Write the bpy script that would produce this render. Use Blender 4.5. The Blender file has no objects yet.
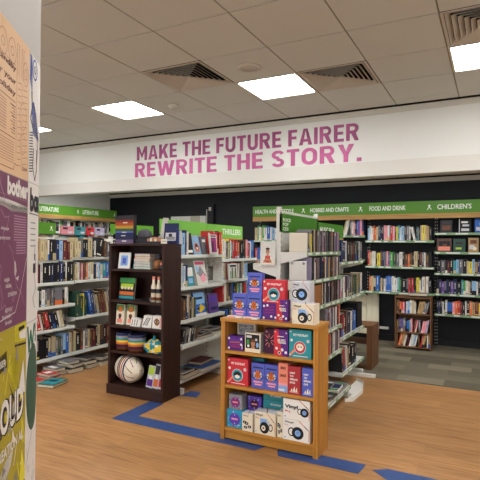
import bpy, bmesh, math, random
from mathutils import Matrix, Vector
R = math.radians
rnd = random.Random(7)
scn = bpy.context.scene
C = scn.collection

# ------------------------------------------------------------------ materials
def lin(h):
    h = h.lstrip('#'); v = [int(h[i:i+2], 16) / 255 for i in (0, 2, 4)]
    return tuple((c / 12.92 if c <= .04045 else ((c + .055) / 1.055) ** 2.4) for c in v) + (1,)
MATS = {}
def mat(name, col='#808080', rough=.6, vary=0, noise=0, nscale=8, metal=0, emit=None, spec=.3):
    if name in MATS: return MATS[name]
    m = bpy.data.materials.new(name); m.use_nodes = True; nt = m.node_tree; N = nt.nodes; L = nt.links
    b = N['Principled BSDF']; b.inputs['Base Color'].default_value = lin(col)
    b.inputs['Roughness'].default_value = rough; b.inputs['Metallic'].default_value = metal
    b.inputs['Specular IOR Level'].default_value = spec
    if emit is not None:
        b.inputs['Emission Color'].default_value = lin(col); b.inputs['Emission Strength'].default_value = emit
    if vary or noise:
        hs = N.new('ShaderNodeHueSaturation'); hs.inputs['Color'].default_value = lin(col)
        val = None
        if vary:
            oi = N.new('ShaderNodeObjectInfo'); mr = N.new('ShaderNodeMapRange')
            mr.inputs['To Min'].default_value = 1 - vary; mr.inputs['To Max'].default_value = 1 + vary
            L.new(oi.outputs['Random'], mr.inputs['Value']); val = mr.outputs['Result']
        if noise:
            tc = N.new('ShaderNodeTexCoord'); nz = N.new('ShaderNodeTexNoise'); nz.inputs['Scale'].default_value = nscale
            L.new(tc.outputs['Object'], nz.inputs['Vector'])
            m2 = N.new('ShaderNodeMapRange'); m2.inputs['From Min'].default_value = .3; m2.inputs['From Max'].default_value = .7
            m2.inputs['To Min'].default_value = 1 - noise; m2.inputs['To Max'].default_value = 1 + noise
            L.new(nz.outputs['Fac'], m2.inputs['Value'])
            if val:
                mu = N.new('ShaderNodeMath'); mu.operation = 'MULTIPLY'; L.new(val, mu.inputs[0]); L.new(m2.outputs['Result'], mu.inputs[1]); val = mu.outputs[0]
            else: val = m2.outputs['Result']
        L.new(val, hs.inputs['Value']); L.new(hs.outputs['Color'], b.inputs['Base Color'])
    MATS[name] = m; return m

def wood(name, c1, c2, axis=2, scale=1, rough=.5):
    if name in MATS: return MATS[name]
    m = mat(name, c1, rough); nt = m.node_tree; N = nt.nodes; L = nt.links; b = N['Principled BSDF']
    tc = N.new('ShaderNodeTexCoord'); mp = N.new('ShaderNodeMapping'); s = [26 * scale] * 3; s[axis] = 1.3 * scale
    mp.inputs['Scale'].default_value = s
    nz = N.new('ShaderNodeTexNoise'); nz.inputs['Scale'].default_value = 1.6; nz.inputs['Detail'].default_value = 5; nz.inputs['Distortion'].default_value = .6
    cr = N.new('ShaderNodeValToRGB'); cr.color_ramp.elements[0].position = .3; cr.color_ramp.elements[1].position = .72
    cr.color_ramp.elements[0].color = lin(c2); cr.color_ramp.elements[1].color = lin(c1)
    L.new(tc.outputs['Object'], mp.inputs['Vector']); L.new(mp.outputs['Vector'], nz.inputs['Vector'])
    L.new(nz.outputs['Fac'], cr.inputs['Fac']); L.new(cr.outputs['Color'], b.inputs['Base Color'])
    return m

BOOKC = {  # code: (word, cover colour, ink)
 'w': ('white', '#d2cfc5', 'ink_dark'), 'c': ('cream', '#bcac86', 'ink_brown'), 'k': ('black', '#1c1b1e', 'ink_pale'),
 'g': ('grey', '#69686c', 'ink_pale'), 'G': ('green', '#4f9a4a', 'ink_pale'), 'd': ('dark green', '#2c4a3c', 'ink_gold'),
 'n': ('navy', '#232c54', 'ink_pale'), 'u': ('blue', '#2f62b0', 'ink_pale'), 'l': ('light blue', '#8db2d2', 'ink_dark'),
 't': ('teal', '#3d8a92', 'ink_pale'), 'y': ('yellow', '#d8c63e', 'ink_dark'), 'o': ('orange', '#cf6a38', 'ink_pale'),
 'r': ('red', '#b83232', 'ink_pale'), 'm': ('maroon', '#5e2228', 'ink_gold'), 'p': ('pink', '#d98a94', 'ink_pale'),
 'v': ('purple', '#66488c', 'ink_pale'), 'b': ('brown', '#5a4030', 'ink_gold'), 'T': ('tan', '#a5875c', 'ink_dark'),
 'f': ('lavender', '#a49bb4', 'ink_dark')}
for k, (w, c, i) in BOOKC.items(): mat('cover_' + k, c, .45, vary=.16, noise=.05, nscale=30)
mat('ink_pale', '#e2ddcc'); mat('ink_dark', '#26242a'); mat('ink_brown', '#5c3c2c'); mat('ink_gold', '#b89a54')
mat('pages', '#cdc3a8', .8, noise=.08, nscale=60)
mat('tray_white', '#e6e4da', .4); mat('white_metal', '#cfcdc4', .45, noise=.03, nscale=4); mat('cream_metal', '#c8c0aa', .5)
mat('black_metal', '#15161a', .5); mat('strip_green', '#7f9c74', .4); mat('strip_white', '#d8dcd2', .4)
mat('header_green', '#568c2a', .42); mat('header_green_dark', '#3f7a1e', .42); mat('sign_white', '#e4e8da', .5)
wood('header_wood', '#c09a5c', '#a67e44', 0)
wood('oak', '#c48a3e', '#a06a28', 2, .6, .42); wood('oak_x', '#c48a3e', '#a2702c', 0, .6, .42)
wood('dark_wood', '#38201a', '#2a1611', 2, .6, .5); wood('dark_wood_x', '#38201a', '#2a1611', 0, .6, .5)
wood('mid_wood', '#7c5534', '#5f3e24', 2, .8, .45); wood('mid_wood_x', '#7c5534', '#64432a', 0, .8, .45)
for n, c in dict(p_white='#e6e2da', p_cream='#e0d5bd', p_black='#17161a', p_dark='#2c2930', p_red='#c42f3a', p_pink='#e0557c', p_teal='#2f8d98',
                 p_blue='#5560b8', p_bluepale='#7fa8dc', p_sky='#8fbfe8', p_orange='#cc6a30', p_salmon='#e58a72', p_rose='#eb9aa6', p_purple='#57247a',
                 p_plum='#43183a', p_violet='#5a3fae', p_cyan='#2795b8', p_grey='#8b8a8c', p_palegrey='#c2c2c6', p_yellow='#e0c02c', p_lime='#a9c23a',
                 p_green='#3d8a4a', p_brown='#6a3c22', p_navy='#1c2450', p_magenta='#8c2a6a', p_skin='#b07a5c', p_brick='#a83238', p_kraft='#8c5c34',
                 n_tan='#d8b48c', n_brown='#6a3e34', n_line='#a67c60', n_purple='#71405a', n_mapline='#b08aa0', n_pale='#dcd8d0', n_blue='#3c4fa8',
                 n_yellow='#a8992e', n_bright='#ded238', n_dkgreen='#3c5a48', n_wgreen='#2c6a4c').items(): mat(n, c, .5)
mat('tape_blue', '#2d4678', .5, noise=.1, nscale=12)
mat('plaster', '#d3d3cc', .8, noise=.02, nscale=1.5); mat('plaster_low', '#ccc9bf', .8); mat('wall_grey', '#d6d5cc', .85)
mat('wall_black', '#14161b', .6, noise=.1, nscale=2); mat('column_paint', '#a8a298', .8)
mat('gap_dark', '#161412', .9); mat('vent_metal', '#bdb6a8', .55); mat('vent_black', '#0c0c0e', .9)
mat('trim_white', '#c8c4b8', .6); mat('radiator_cream', '#e4dcc0', .45); mat('beige_box', '#d0c8b4', .55)
mat('panel_glow', '#fbfbff', .5, emit=12.0)
mat('lead_pink', '#b85c8a', .6, noise=.14, nscale=9); mat('lead_plum', '#984a74', .6, noise=.28, nscale=7)
mat('felt_grey', '#4a4a4e', .95, noise=.3, nscale=120); mat('glass_pale', '#b4b09f', .15)

# ------------------------------------------------------------------ mesh builder
class MB:
    def __init__(s): s.v = []; s.f = []; s.m = []; s.mats = []; s.sm = []
    def mi(s, m):
        if m not in s.mats: s.mats.append(m)
        return s.mats.index(m)
    def face(s, pts, m, smooth=False):
        b = len(s.v); s.v += [tuple(p) for p in pts]; s.f.append(tuple(range(b, b + len(pts)))); s.m.append(s.mi(m)); s.sm.append(smooth)
    def hexa(s, p, m):
        b = len(s.v); s.v += [tuple(q) for q in p]
        for f in ((0, 3, 2, 1), (4, 5, 6, 7), (0, 1, 5, 4), (1, 2, 6, 5), (2, 3, 7, 6), (3, 0, 4, 7)):
            s.f.append(tuple(b + i for i in f)); s.m.append(s.mi(m)); s.sm.append(False)
    def box(s, x0, y0, z0, x1, y1, z1, m):
        x0, x1 = sorted((x0, x1)); y0, y1 = sorted((y0, y1)); z0, z1 = sorted((z0, z1))
        s.hexa([(x0, y0, z0), (x1, y0, z0), (x1, y1, z0), (x0, y1, z0), (x0, y0, z1), (x1, y0, z1), (x1, y1, z1), (x0, y1, z1)], m); return s
    def prism(s, poly, a, b, m, axis='y'):     # poly = list of 2-D points, extruded from a to b along axis
        def P(p, t): return {'y': (p[0], t, p[1]), 'x': (t, p[0], p[1]), 'z': (p[0], p[1], t)}[axis]
        n = len(poly); o = len(s.v); s.v += [P(p, a) for p in poly] + [P(p, b) for p in poly]
        fs = [tuple(range(n)), tuple(range(2 * n - 1, n - 1, -1))] + [(i, i + n, (i + 1) % n + n, (i + 1) % n) for i in range(n)]
        for f in fs: s.f.append(tuple(o + i for i in f)); s.m.append(s.mi(m)); s.sm.append(False)
        return s
    def lathe(s, prof, m, c=(0, 0, 0), n=28, mats=None, sx=1, sy=1):
        o = len(s.v)
        for (r, z) in prof:
            for k in range(n):
                a = 2 * math.pi * k / n; s.v.append((c[0] + r * sx * math.cos(a), c[1] + r * sy * math.sin(a), c[2] + z))
        for i in range(len(prof) - 1):
            mm = mats[i] if mats else m
            for k in range(n):
                k2 = (k + 1) % n; s.f.append((o + i * n + k, o + i * n + k2, o + (i + 1) * n + k2, o + (i + 1) * n + k)); s.m.append(s.mi(mm)); s.sm.append(True)
        return s
    # flat artwork on the plane facing -y
    def rect(s, u0, v0, u1, v1, m, l=1, y=0):
        t = y - l * .0006; s.face([(u0, t, v0), (u1, t, v0), (u1, t, v1), (u0, t, v1)], m); return s
    def poly(s, pts, m, l=1, y=0):
        t = y - l * .0006; s.face([(p[0], t, p[1]) for p in pts], m); return s
    def disc(s, cx, cz, rx, m, l=1, rz=None, y=0, n=24):
        rz = rz or rx; s.poly([(cx + rx * math.cos(2 * math.pi * k / n), cz + rz * math.sin(2 * math.pi * k / n)) for k in range(n)], m, l, y); return s
    def ring(s, cx, cz, r0, r1, m, l=1, y=0, n=24, sq=1):
        for k in range(n):
            a, b = 2 * math.pi * k / n, 2 * math.pi * (k + 1) / n
            s.poly([(cx + r0 * math.cos(a), cz + sq * r0 * math.sin(a)), (cx + r1 * math.cos(a), cz + sq * r1 * math.sin(a)), (cx + r1 * math.cos(b), cz + sq * r1 * math.sin(b)), (cx + r0 * math.cos(b), cz + sq * r0 * math.sin(b))], m, l, y)
        return s
    def line(s, a, b, w, m, l=1, y=0):
        dx, dz = b[0] - a[0], b[1] - a[1]; q = math.hypot(dx, dz) or 1; nx, nz = -dz / q * w / 2, dx / q * w / 2
        s.poly([(a[0] + nx, a[1] + nz), (a[0] - nx, a[1] - nz), (b[0] - nx, b[1] - nz), (b[0] + nx, b[1] + nz)], m, l, y); return s
    def build(s, name, parent=None, loc=(0, 0, 0), rz=0, bevel=0, fix=False):
        me = bpy.data.meshes.new(name); me.from_pydata(s.v, [], s.f); me.update()
        for m in s.mats: me.materials.append(MATS[m])
        me.polygons.foreach_set('material_index', s.m); me.polygons.foreach_set('use_smooth', s.sm)
        if fix:
            bm = bmesh.new(); bm.from_mesh(me); bmesh.ops.recalc_face_normals(bm, faces=bm.faces); bm.to_mesh(me); bm.free()
        o = bpy.data.objects.new(name, me); C.objects.link(o); o.location = loc; o.rotation_euler = (0, 0, rz)
        if parent: o.parent = parent
        if bevel:
            b = o.modifiers.new('bevel', 'BEVEL'); b.width = bevel; b.segments = 2; b.limit_method = 'ANGLE'
        return o

def tag(o, label=None, cat=None, group=None, kind=None):
    if label: o['label'] = label
    if cat: o['category'] = cat
    if group: o['group'] = group
    if kind: o['kind'] = kind
    return o
def empty(name, loc, rz=0):
    o = bpy.data.objects.new(name, None); C.objects.link(o); o.location = loc; o.rotation_euler = (0, 0, rz); o.empty_display_size = .05; return o
def struct(o): o['kind'] = 'structure'; return o

def text_data(body, w=None, h=None, bold=0, lh=1.0, align='LEFT'):
    cu = bpy.data.curves.new('t', 'FONT'); cu.body = body; cu.offset = bold; cu.space_line = lh; cu.align_x = align; cu.resolution_u = 3
    ob = bpy.data.objects.new('t', cu); C.objects.link(ob); dg = bpy.context.evaluated_depsgraph_get()
    me = bpy.data.meshes.new_from_object(ob.evaluated_get(dg)); bpy.data.objects.remove(ob); bpy.data.curves.remove(cu)
    xs = [v.co.x for v in me.vertices]; ys = [v.co.y for v in me.vertices]
    x0, x1, y0, y1 = min(xs), max(xs), min(ys), max(ys)
    sy = h / (y1 - y0) if h else None; sx = w / (x1 - x0) if w else sy
    if sy is None: sy = sx
    for v in me.vertices: v.co = ((v.co.x - x0) * sx, (v.co.y - y0) * sy, 0)
    return me
def text(name, body, m, w, h, parent, x, y, z, bold=.01, thick=0, lh=1.0, align='LEFT'):
    """flat lettering on a plane facing -y, lower-left corner at x, z"""
    me = text_data(body, w, h, bold, lh, align)
    vs = [(v.co.x, 0, v.co.y) for v in me.vertices]; fs = [tuple(p.vertices) for p in me.polygons]
    bpy.data.meshes.remove(me)
    if thick:
        n = len(vs); bm = bmesh.new(); bv = [bm.verts.new(v) for v in vs]
        for f in fs:
            try: bm.faces.new([bv[i] for i in f])
            except ValueError: pass
        r = bmesh.ops.extrude_face_region(bm, geom=bm.faces[:])
        for e in r['geom']:
            if isinstance(e, bmesh.types.BMVert): e.co.y += thick
        bmesh.ops.recalc_face_normals(bm, faces=bm.faces)
        me = bpy.data.meshes.new(name); bm.to_mesh(me); bm.free()
    else:
        me = bpy.data.meshes.new(name); me.from_pydata(vs, [], fs)
    me.materials.append(MATS[m]); o = bpy.data.objects.new(name, me); C.objects.link(o); o.location = (x, y, z)
    if parent: o.parent = parent
    return o

# ------------------------------------------------------------------ camera
F = 488.0; a, p, r = R(27.6), R(.7), R(.45)
fwd = Vector((-math.sin(a) * math.cos(p), math.cos(a) * math.cos(p), math.sin(p)))
rt = Vector((math.cos(a), math.sin(a), 0)); up = rt.cross(fwd)
rt2 = rt * math.cos(r) + up * math.sin(r); up2 = up * math.cos(r) - rt * math.sin(r)
cd = bpy.data.cameras.new('camera'); cam = bpy.data.objects.new('camera', cd); C.objects.link(cam)
cd.sensor_width = 36; cd.lens = F / 480 * 36; cd.clip_start = .02
cam.matrix_world = Matrix(((rt2.x, up2.x, -fwd.x, 0), (rt2.y, up2.y, -fwd.y, 0), (rt2.z, up2.z, -fwd.z, 1.5), (0, 0, 0, 1)))
scn.camera = cam

# ------------------------------------------------------------------ the room
XL, XR, YF, YB, YBH = -7.42, 2.4, -2.6, 8.08, 5.33
# floor: wood laminate
def floor_mat():
    m = mat('laminate', '#a87848', .38); nt = m.node_tree; N = nt.nodes; L = nt.links; b = N['Principled BSDF']
    tc = N.new('ShaderNodeTexCoord'); br = N.new('ShaderNodeTexBrick'); br.inputs['Scale'].default_value = 1
    br.inputs['Brick Width'].default_value = 1.25; br.inputs['Row Height'].default_value = .19; br.inputs['Mortar Size'].default_value = .0015
    br.inputs['Color1'].default_value = (.25, .25, .25, 1); br.inputs['Color2'].default_value = (1, 1, 1, 1); br.inputs['Mortar'].default_value = (.0, .0, .0, 1); br.offset = .37
    mp = N.new('ShaderNodeMapping'); mp.inputs['Scale'].default_value = (1.6, 22, 1)
    nz = N.new('ShaderNodeTexNoise'); nz.inputs['Scale'].default_value = 1.5; nz.inputs['Detail'].default_value = 6; nz.inputs['Distortion'].default_value = 1.2
    cr = N.new('ShaderNodeValToRGB'); e = cr.color_ramp.elements; e[0].position = .28; e[0].color = lin('#8e6036'); e[1].position = .75; e[1].color = lin('#ba8b5a')
    x = e.new(.5); x.color = lin('#a87a4a')
    mx = N.new('ShaderNodeMix'); mx.data_type = 'RGBA'; mx.blend_type = 'MULTIPLY'; mx.inputs['Factor'].default_value = .24
    L.new(tc.outputs['Object'], br.inputs['Vector']); L.new(tc.outputs['Object'], mp.inputs['Vector']); L.new(mp.outputs['Vector'], nz.inputs['Vector'])
    L.new(nz.outputs['Fac'], cr.inputs['Fac']); L.new(cr.outputs['Color'], mx.inputs['A']); L.new(br.outputs['Color'], mx.inputs['B']); L.new(mx.outputs['Result'], b.inputs['Base Color'])
floor_mat()
def carpet_mat():
    m = mat('carpet', '#6c6350', .95); nt = m.node_tree; N = nt.nodes; L = nt.links; b = N['Principled BSDF']
    tc = N.new('ShaderNodeTexCoord'); br = N.new('ShaderNodeTexBrick'); br.inputs['Scale'].default_value = 1
    br.inputs['Brick Width'].default_value = .5; br.inputs['Row Height'].default_value = .25; br.inputs['Mortar Size'].default_value = .001; br.offset = .5
    br.inputs['Color1'].default_value = lin('#4e4838'); br.inputs['Color2'].default_value = lin('#786f5c'); br.inputs['Mortar'].default_value = lin('#58503f')
    mp = N.new('ShaderNodeMapping'); mp.inputs['Scale'].default_value = (5, 60, 1)
    nz = N.new('ShaderNodeTexNoise'); nz.inputs['Scale'].default_value = 1.5
    mr = N.new('ShaderNodeMapRange'); mr.inputs['To Min'].default_value = .8; mr.inputs['To Max'].default_value = 1.2
    hs = N.new('ShaderNodeHueSaturation')
    L.new(tc.outputs['Object'], br.inputs['Vector']); L.new(tc.outputs['Object'], mp.inputs['Vector']); L.new(mp.outputs['Vector'], nz.inputs['Vector'])
    L.new(nz.outputs['Fac'], mr.inputs['Value']); L.new(mr.outputs['Result'], hs.inputs['Value']); L.new(br.outputs['Color'], hs.inputs['Color']); L.new(hs.outputs['Color'], b.inputs['Base Color'])
carpet_mat()
def tile_mat():
    m = mat('ceiling_tile', '#c6c8c2', .9); nt = m.node_tree; N = nt.nodes; L = nt.links; b = N['Principled BSDF']
    nz = N.new('ShaderNodeTexNoise'); nz.inputs['Scale'].default_value = 90; tc = N.new('ShaderNodeTexCoord'); L.new(tc.outputs['Object'], nz.inputs['Vector'])
    mr = N.new('ShaderNodeMapRange'); mr.inputs['To Min'].default_value = .94; mr.inputs['To Max'].default_value = 1.06
    hs = N.new('ShaderNodeHueSaturation'); hs.inputs['Color'].default_value = lin('#c6c8c2')
    L.new(nz.outputs['Fac'], mr.inputs['Value']); L.new(mr.outputs['Result'], hs.inputs['Value']); L.new(hs.outputs['Color'], b.inputs['Base Color'])
tile_mat(); mat('grid_bar', '#857b6c', .7)
b = MB(); b.box(XL - .1, YF - .1, -.05, XR + .1, 5.7, 0, 'laminate'); struct(b.build('floor'))
b = MB(); b.box(XL - .1, 5.7, -.05, XR + .1, YB + .1, 0, 'carpet'); struct(b.build('floor'))
b = MB(); b.box(XL - .1, YB, 0, XR + .1, YB + .1, 3.1, 'wall_black'); struct(b.build('wall_back'))
b = MB(); b.box(XL - .1, YF, 0, XL, YB, 3.1, 'wall_grey'); struct(b.build('wall_left'))
b = MB(); b.box(XR, YF, 0, XR + .1, YB, 3.1, 'plaster'); struct(b.build('wall_right'))
b = MB()
WX0, WX1, WZ0, WZ1 = -5.6, 1.6, .35, 2.75
for (x0, x1, z0, z1) in ((XL - .1, WX0, 0, 3.1), (WX1, XR + .1, 0, 3.1), (WX0, WX1, 0, WZ0), (WX0, WX1, WZ1, 3.1)): b.box(x0, YF - .1, z0, x1, YF, z1, 'plaster')
struct(b.build('wall_front'))
b = MB()
for k in range(5):
    x = WX0 + (WX1 - WX0) * k / 4; b.box(x - .03, YF - .08, WZ0, x + .03, YF - .02, WZ1, 'black_metal')
for z in (WZ0, WZ1 - .05): b.box(WX0, YF - .08, z, WX1, YF - .02, z + .05, 'black_metal')
struct(b.build('added_window'))  # unseen window behind the camera, added so daylight brightens ceiling and walls
# ceiling tiles of 602 mm with a recessed dark joint; cells of lamps and vents stay open
G, GX, GY = .602, -.32, 3.33
LAMPS = [(i, j) for i in (-9, -6, -3, 0, 3) for j in (1, -3, -7)]
VENTS = [(-4, 0), (-2, 1), (0, 0)]
b = MB(); g = .0058
i0 = math.floor((XL - GX) / G); i1 = math.ceil((XR - GX) / G); j0 = math.floor((YF - GY) / G)
for i in range(i0, i1):
    for j in range(j0, 4):
        if (i, j) in LAMPS or (i, j) in VENTS: continue
        x0, y0 = GX + i * G, GY + j * G; x1, y1 = x0 + G, min(y0 + G, YBH - .035)
        x0, x1, y0 = max(x0, XL), min(x1, XR), max(y0, YF)
        if x1 - x0 < .02 or y1 - y0 < .02: continue
        b.box(x0 + g, y0 + g, 3.0, x1 - g, y1 - g, 3.012, 'ceiling_tile')
b.box(XL, YF, 3.30, XR, YBH + .1, 3.32, 'gap_dark')
struct(b.build('ceiling'))
b = MB()   # T-bar grid just above the tile faces
for i in range(i0, i1 + 1):
    x = GX + i * G
    if XL < x < XR: b.box(x - .012, YF, 3.006, x + .004, YBH, 3.03, 'grid_bar')
for j in range(j0, 5):
    y = GY + j * G
    if YF < y < YBH: b.box(XL, y - .004, 3.0065, XR, y + .012, 3.0295, 'grid_bar')
struct(b.build('trim_1'))
for n, (i, j) in enumerate(LAMPS):
    x, y = GX + i * G, GY + j * G
    if not (XL < x and x + G < XR and y > YF): continue
    t = empty('ceiling_light', (x, y, 3.0))
    pl = {(-9, 1): 'square ceiling light panel just right of the poster column top', (-6, 1): 'square ceiling light panel left of the ceiling vent and smoke detector',
          (-3, 1): 'square ceiling light panel above the word FUTURE', (0, 1): 'square ceiling light panel at the right edge near CHILDREN\'S end'}
    tag(t, pl.get((i, j), 'square ceiling light panel behind the camera, column %s row %s' % (('one', 'two', 'three', 'four', 'five')[(i + 9) // 3], 'ab'[(j == -7)])), 'ceiling light', 'square ceiling light panels')
    f = MB(); w = .022
    for (a0, b0, a1, b1) in ((0, 0, G, w), (0, G - w, G, G), (0, w, w, G - w), (G - w, w, G, G - w)): f.box(a0 + .003 * (a0 == 0), b0 + .003 * (b0 == 0), -.004, a1 - .003 * (a1 == G), b1 - .003 * (b1 == G), .05, 'trim_white')
    f.build('frame', t)
    d = MB(); d.box(w, w, .004, G - w, G - w, .02, 'panel_glow'); d.build('diffuser', t)
VL = {(-4, 0): 'square slatted ceiling vent beside the smoke detector', (-2, 1): 'square slatted ceiling vent above the word FAIRER', (0, 0): 'square slatted ceiling vent cut by the top right picture edge'}
for (i, j) in VENTS:
    t = empty('ceiling_vent', (GX + (i + .5) * G, GY + (j + .5) * G, 3.0)); tag(t, VL[(i, j)], 'air vent', 'square ceiling air vents')
    h = G / 2 - .004; s = MB(); s.box(-h, -h, .10, h, h, .11, 'vent_black')
    for (a0, b0, a1, b1) in ((-h, -h, h, -h + .004), (-h, h - .004, h, h), (-h, -h, -h + .004, h), (h - .004, -h, h, h)): s.box(a0, b0, 0, a1, b1, .1, 'vent_black')
    s.build('duct_box', t)
    f = MB()
    def ringq(f, r0, z0, r1, z1, m):
        for k in range(4):
            c, d = [(-1, -1), (1, -1), (1, 1), (-1, 1)][k], [(-1, -1), (1, -1), (1, 1), (-1, 1)][(k + 1) % 4]
            f.hexa([(c[0] * r0, c[1] * r0, z0), (d[0] * r0, d[1] * r0, z0), (d[0] * r1, d[1] * r1, z1), (c[0] * r1, c[1] * r1, z1),
                    (c[0] * r0, c[1] * r0, z0 + .002), (d[0] * r0, d[1] * r0, z0 + .002), (d[0] * r1, d[1] * r1, z1 + .002), (c[0] * r1, c[1] * r1, z1 + .002)], m)
    ringq(f, h, 0, h - .02, -.002, 'vent_metal'); f.build('frame', t)
    for k in range(7):
        q = MB(); r1 = h - .024 - k * .037; ringq(q, r1, -.006, r1 - .030, .018, 'vent_metal'); q.build('louvre', t)
    q = MB(); q.box(-.02, -.02, .0, .02, .02, .01, 'vent_metal'); q.build('centre_plate', t)
t = empty('smoke_detector', (-3.05, 4.26, 3.0)); tag(t, 'small round white smoke detector on the ceiling below the left vent', 'smoke detector')
MB().lathe([(0, -.001), (.055, -.001), (.055, -.018), (.05, -.022), (0, -.022)], 'trim_white').build('base', t)
MB().lathe([(.042, -.022), (.04, -.04), (.03, -.05), (0, -.052)], 'vent_metal').build('sensor_head', t)
t = empty('ceiling_speaker', (-1.83, 3.64, 3.0)); tag(t, 'round ceiling speaker grille behind the middle light panel', 'speaker')
MB().lathe([(.075, -.001), (.1, -.001), (.1, -.008), (.075, -.012)], 'trim_white').build('rim', t)
MB().lathe([(0, -.006), (.075, -.006), (.075, -.010), (0, -.010)], 'vent_metal').build('grille', t)

# bulkhead with its band, then the low ceiling behind it
b = MB(); b.box(XL, YBH, 2.27, XR, YBH + .22, 3.3, 'plaster'); struct(b.build('wall_bulkhead'))
b = MB(); b.box(XL, YBH - .006, 2.265, XR, YBH, 2.425, 'plaster_low'); struct(b.build('trim_2'))
b = MB(); b.box(XL, YBH - .018, 2.93, XR, YBH, 2.985, 'trim_white'); b.box(XL, YBH - .03, 2.986, XR, YBH, 3.01, 'gap_dark'); struct(b.build('trim_3'))
b = MB(); b.box(XL, YBH + .22, 2.61, XR, YB - .012, 2.63, 'plaster_low')
for k in range(int((XR - XL) / .6)):
    b.box(XL + .05 + k * .6, YBH + .22, 2.606, XL + .056 + k * .6, YB - .03, 2.612, 'gap_dark')
struct(b.build('ceiling'))
b = MB(); b.box(XL, YB - .03, 2.515, XR, YB, 2.585, 'trim_white'); b.box(XL, YB - .018, 2.585, XR, YB, 2.62, 'gap_dark'); struct(b.build('trim_4'))
for n, x in enumerate((-6.2, -4.4, -2.6, -.8, 1.0)):     # lamps let into the low ceiling behind the bulkhead
    t = empty('ceiling_light', (x, 6.3, 2.61)); tag(t, 'square light panel in low ceiling above the carpet, %s from left' % ('first', 'second', 'third', 'fourth', 'fifth')[n], 'ceiling light', 'light panels behind the bulkhead')
    MB().box(-.3, -.3, -.012, .3, .3, -.001, 'trim_white').build('frame', t); MB().box(-.275, -.275, -.016, .275, .275, -.0125, 'panel_glow').build('diffuser', t)
# window-like opening in the black wall
b = MB()
for (x0, x1, z0, z1) in ((-5.85, -4.9, 2.08, 2.14), (-5.85, -4.9, 1.0, 1.06), (-5.85, -5.79, 1.06, 2.08), (-4.96, -4.9, 1.06, 2.08)): b.box(x0, YB - .03, z0, x1, YB, z1, 'black_metal')
b.box(-5.79, YB - .012, 1.06, -4.96, YB - .004, 2.08, 'wall_grey'); b.box(-5.32, YB - .02, 1.06, -5.1, YB - .012, 2.08, 'glass_pale')
struct(b.build('window_1'))
t = empty('wall_post', (-4.84, YB - .06, 0)); tag(t, 'dark upright post with white plate on the black back wall', 'post')
MB().box(-.07, 0, 0, .07, .055, 2.3, 'black_metal').build('post', t); MB().box(-.035, -.006, 2.17, .02, -.001, 2.24, 'trim_white').build('white_plate', t); MB().box(-.085, -.006, 1.7, -.072, .05, 2.2, 'trim_white').build('edge_strip', t)

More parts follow.
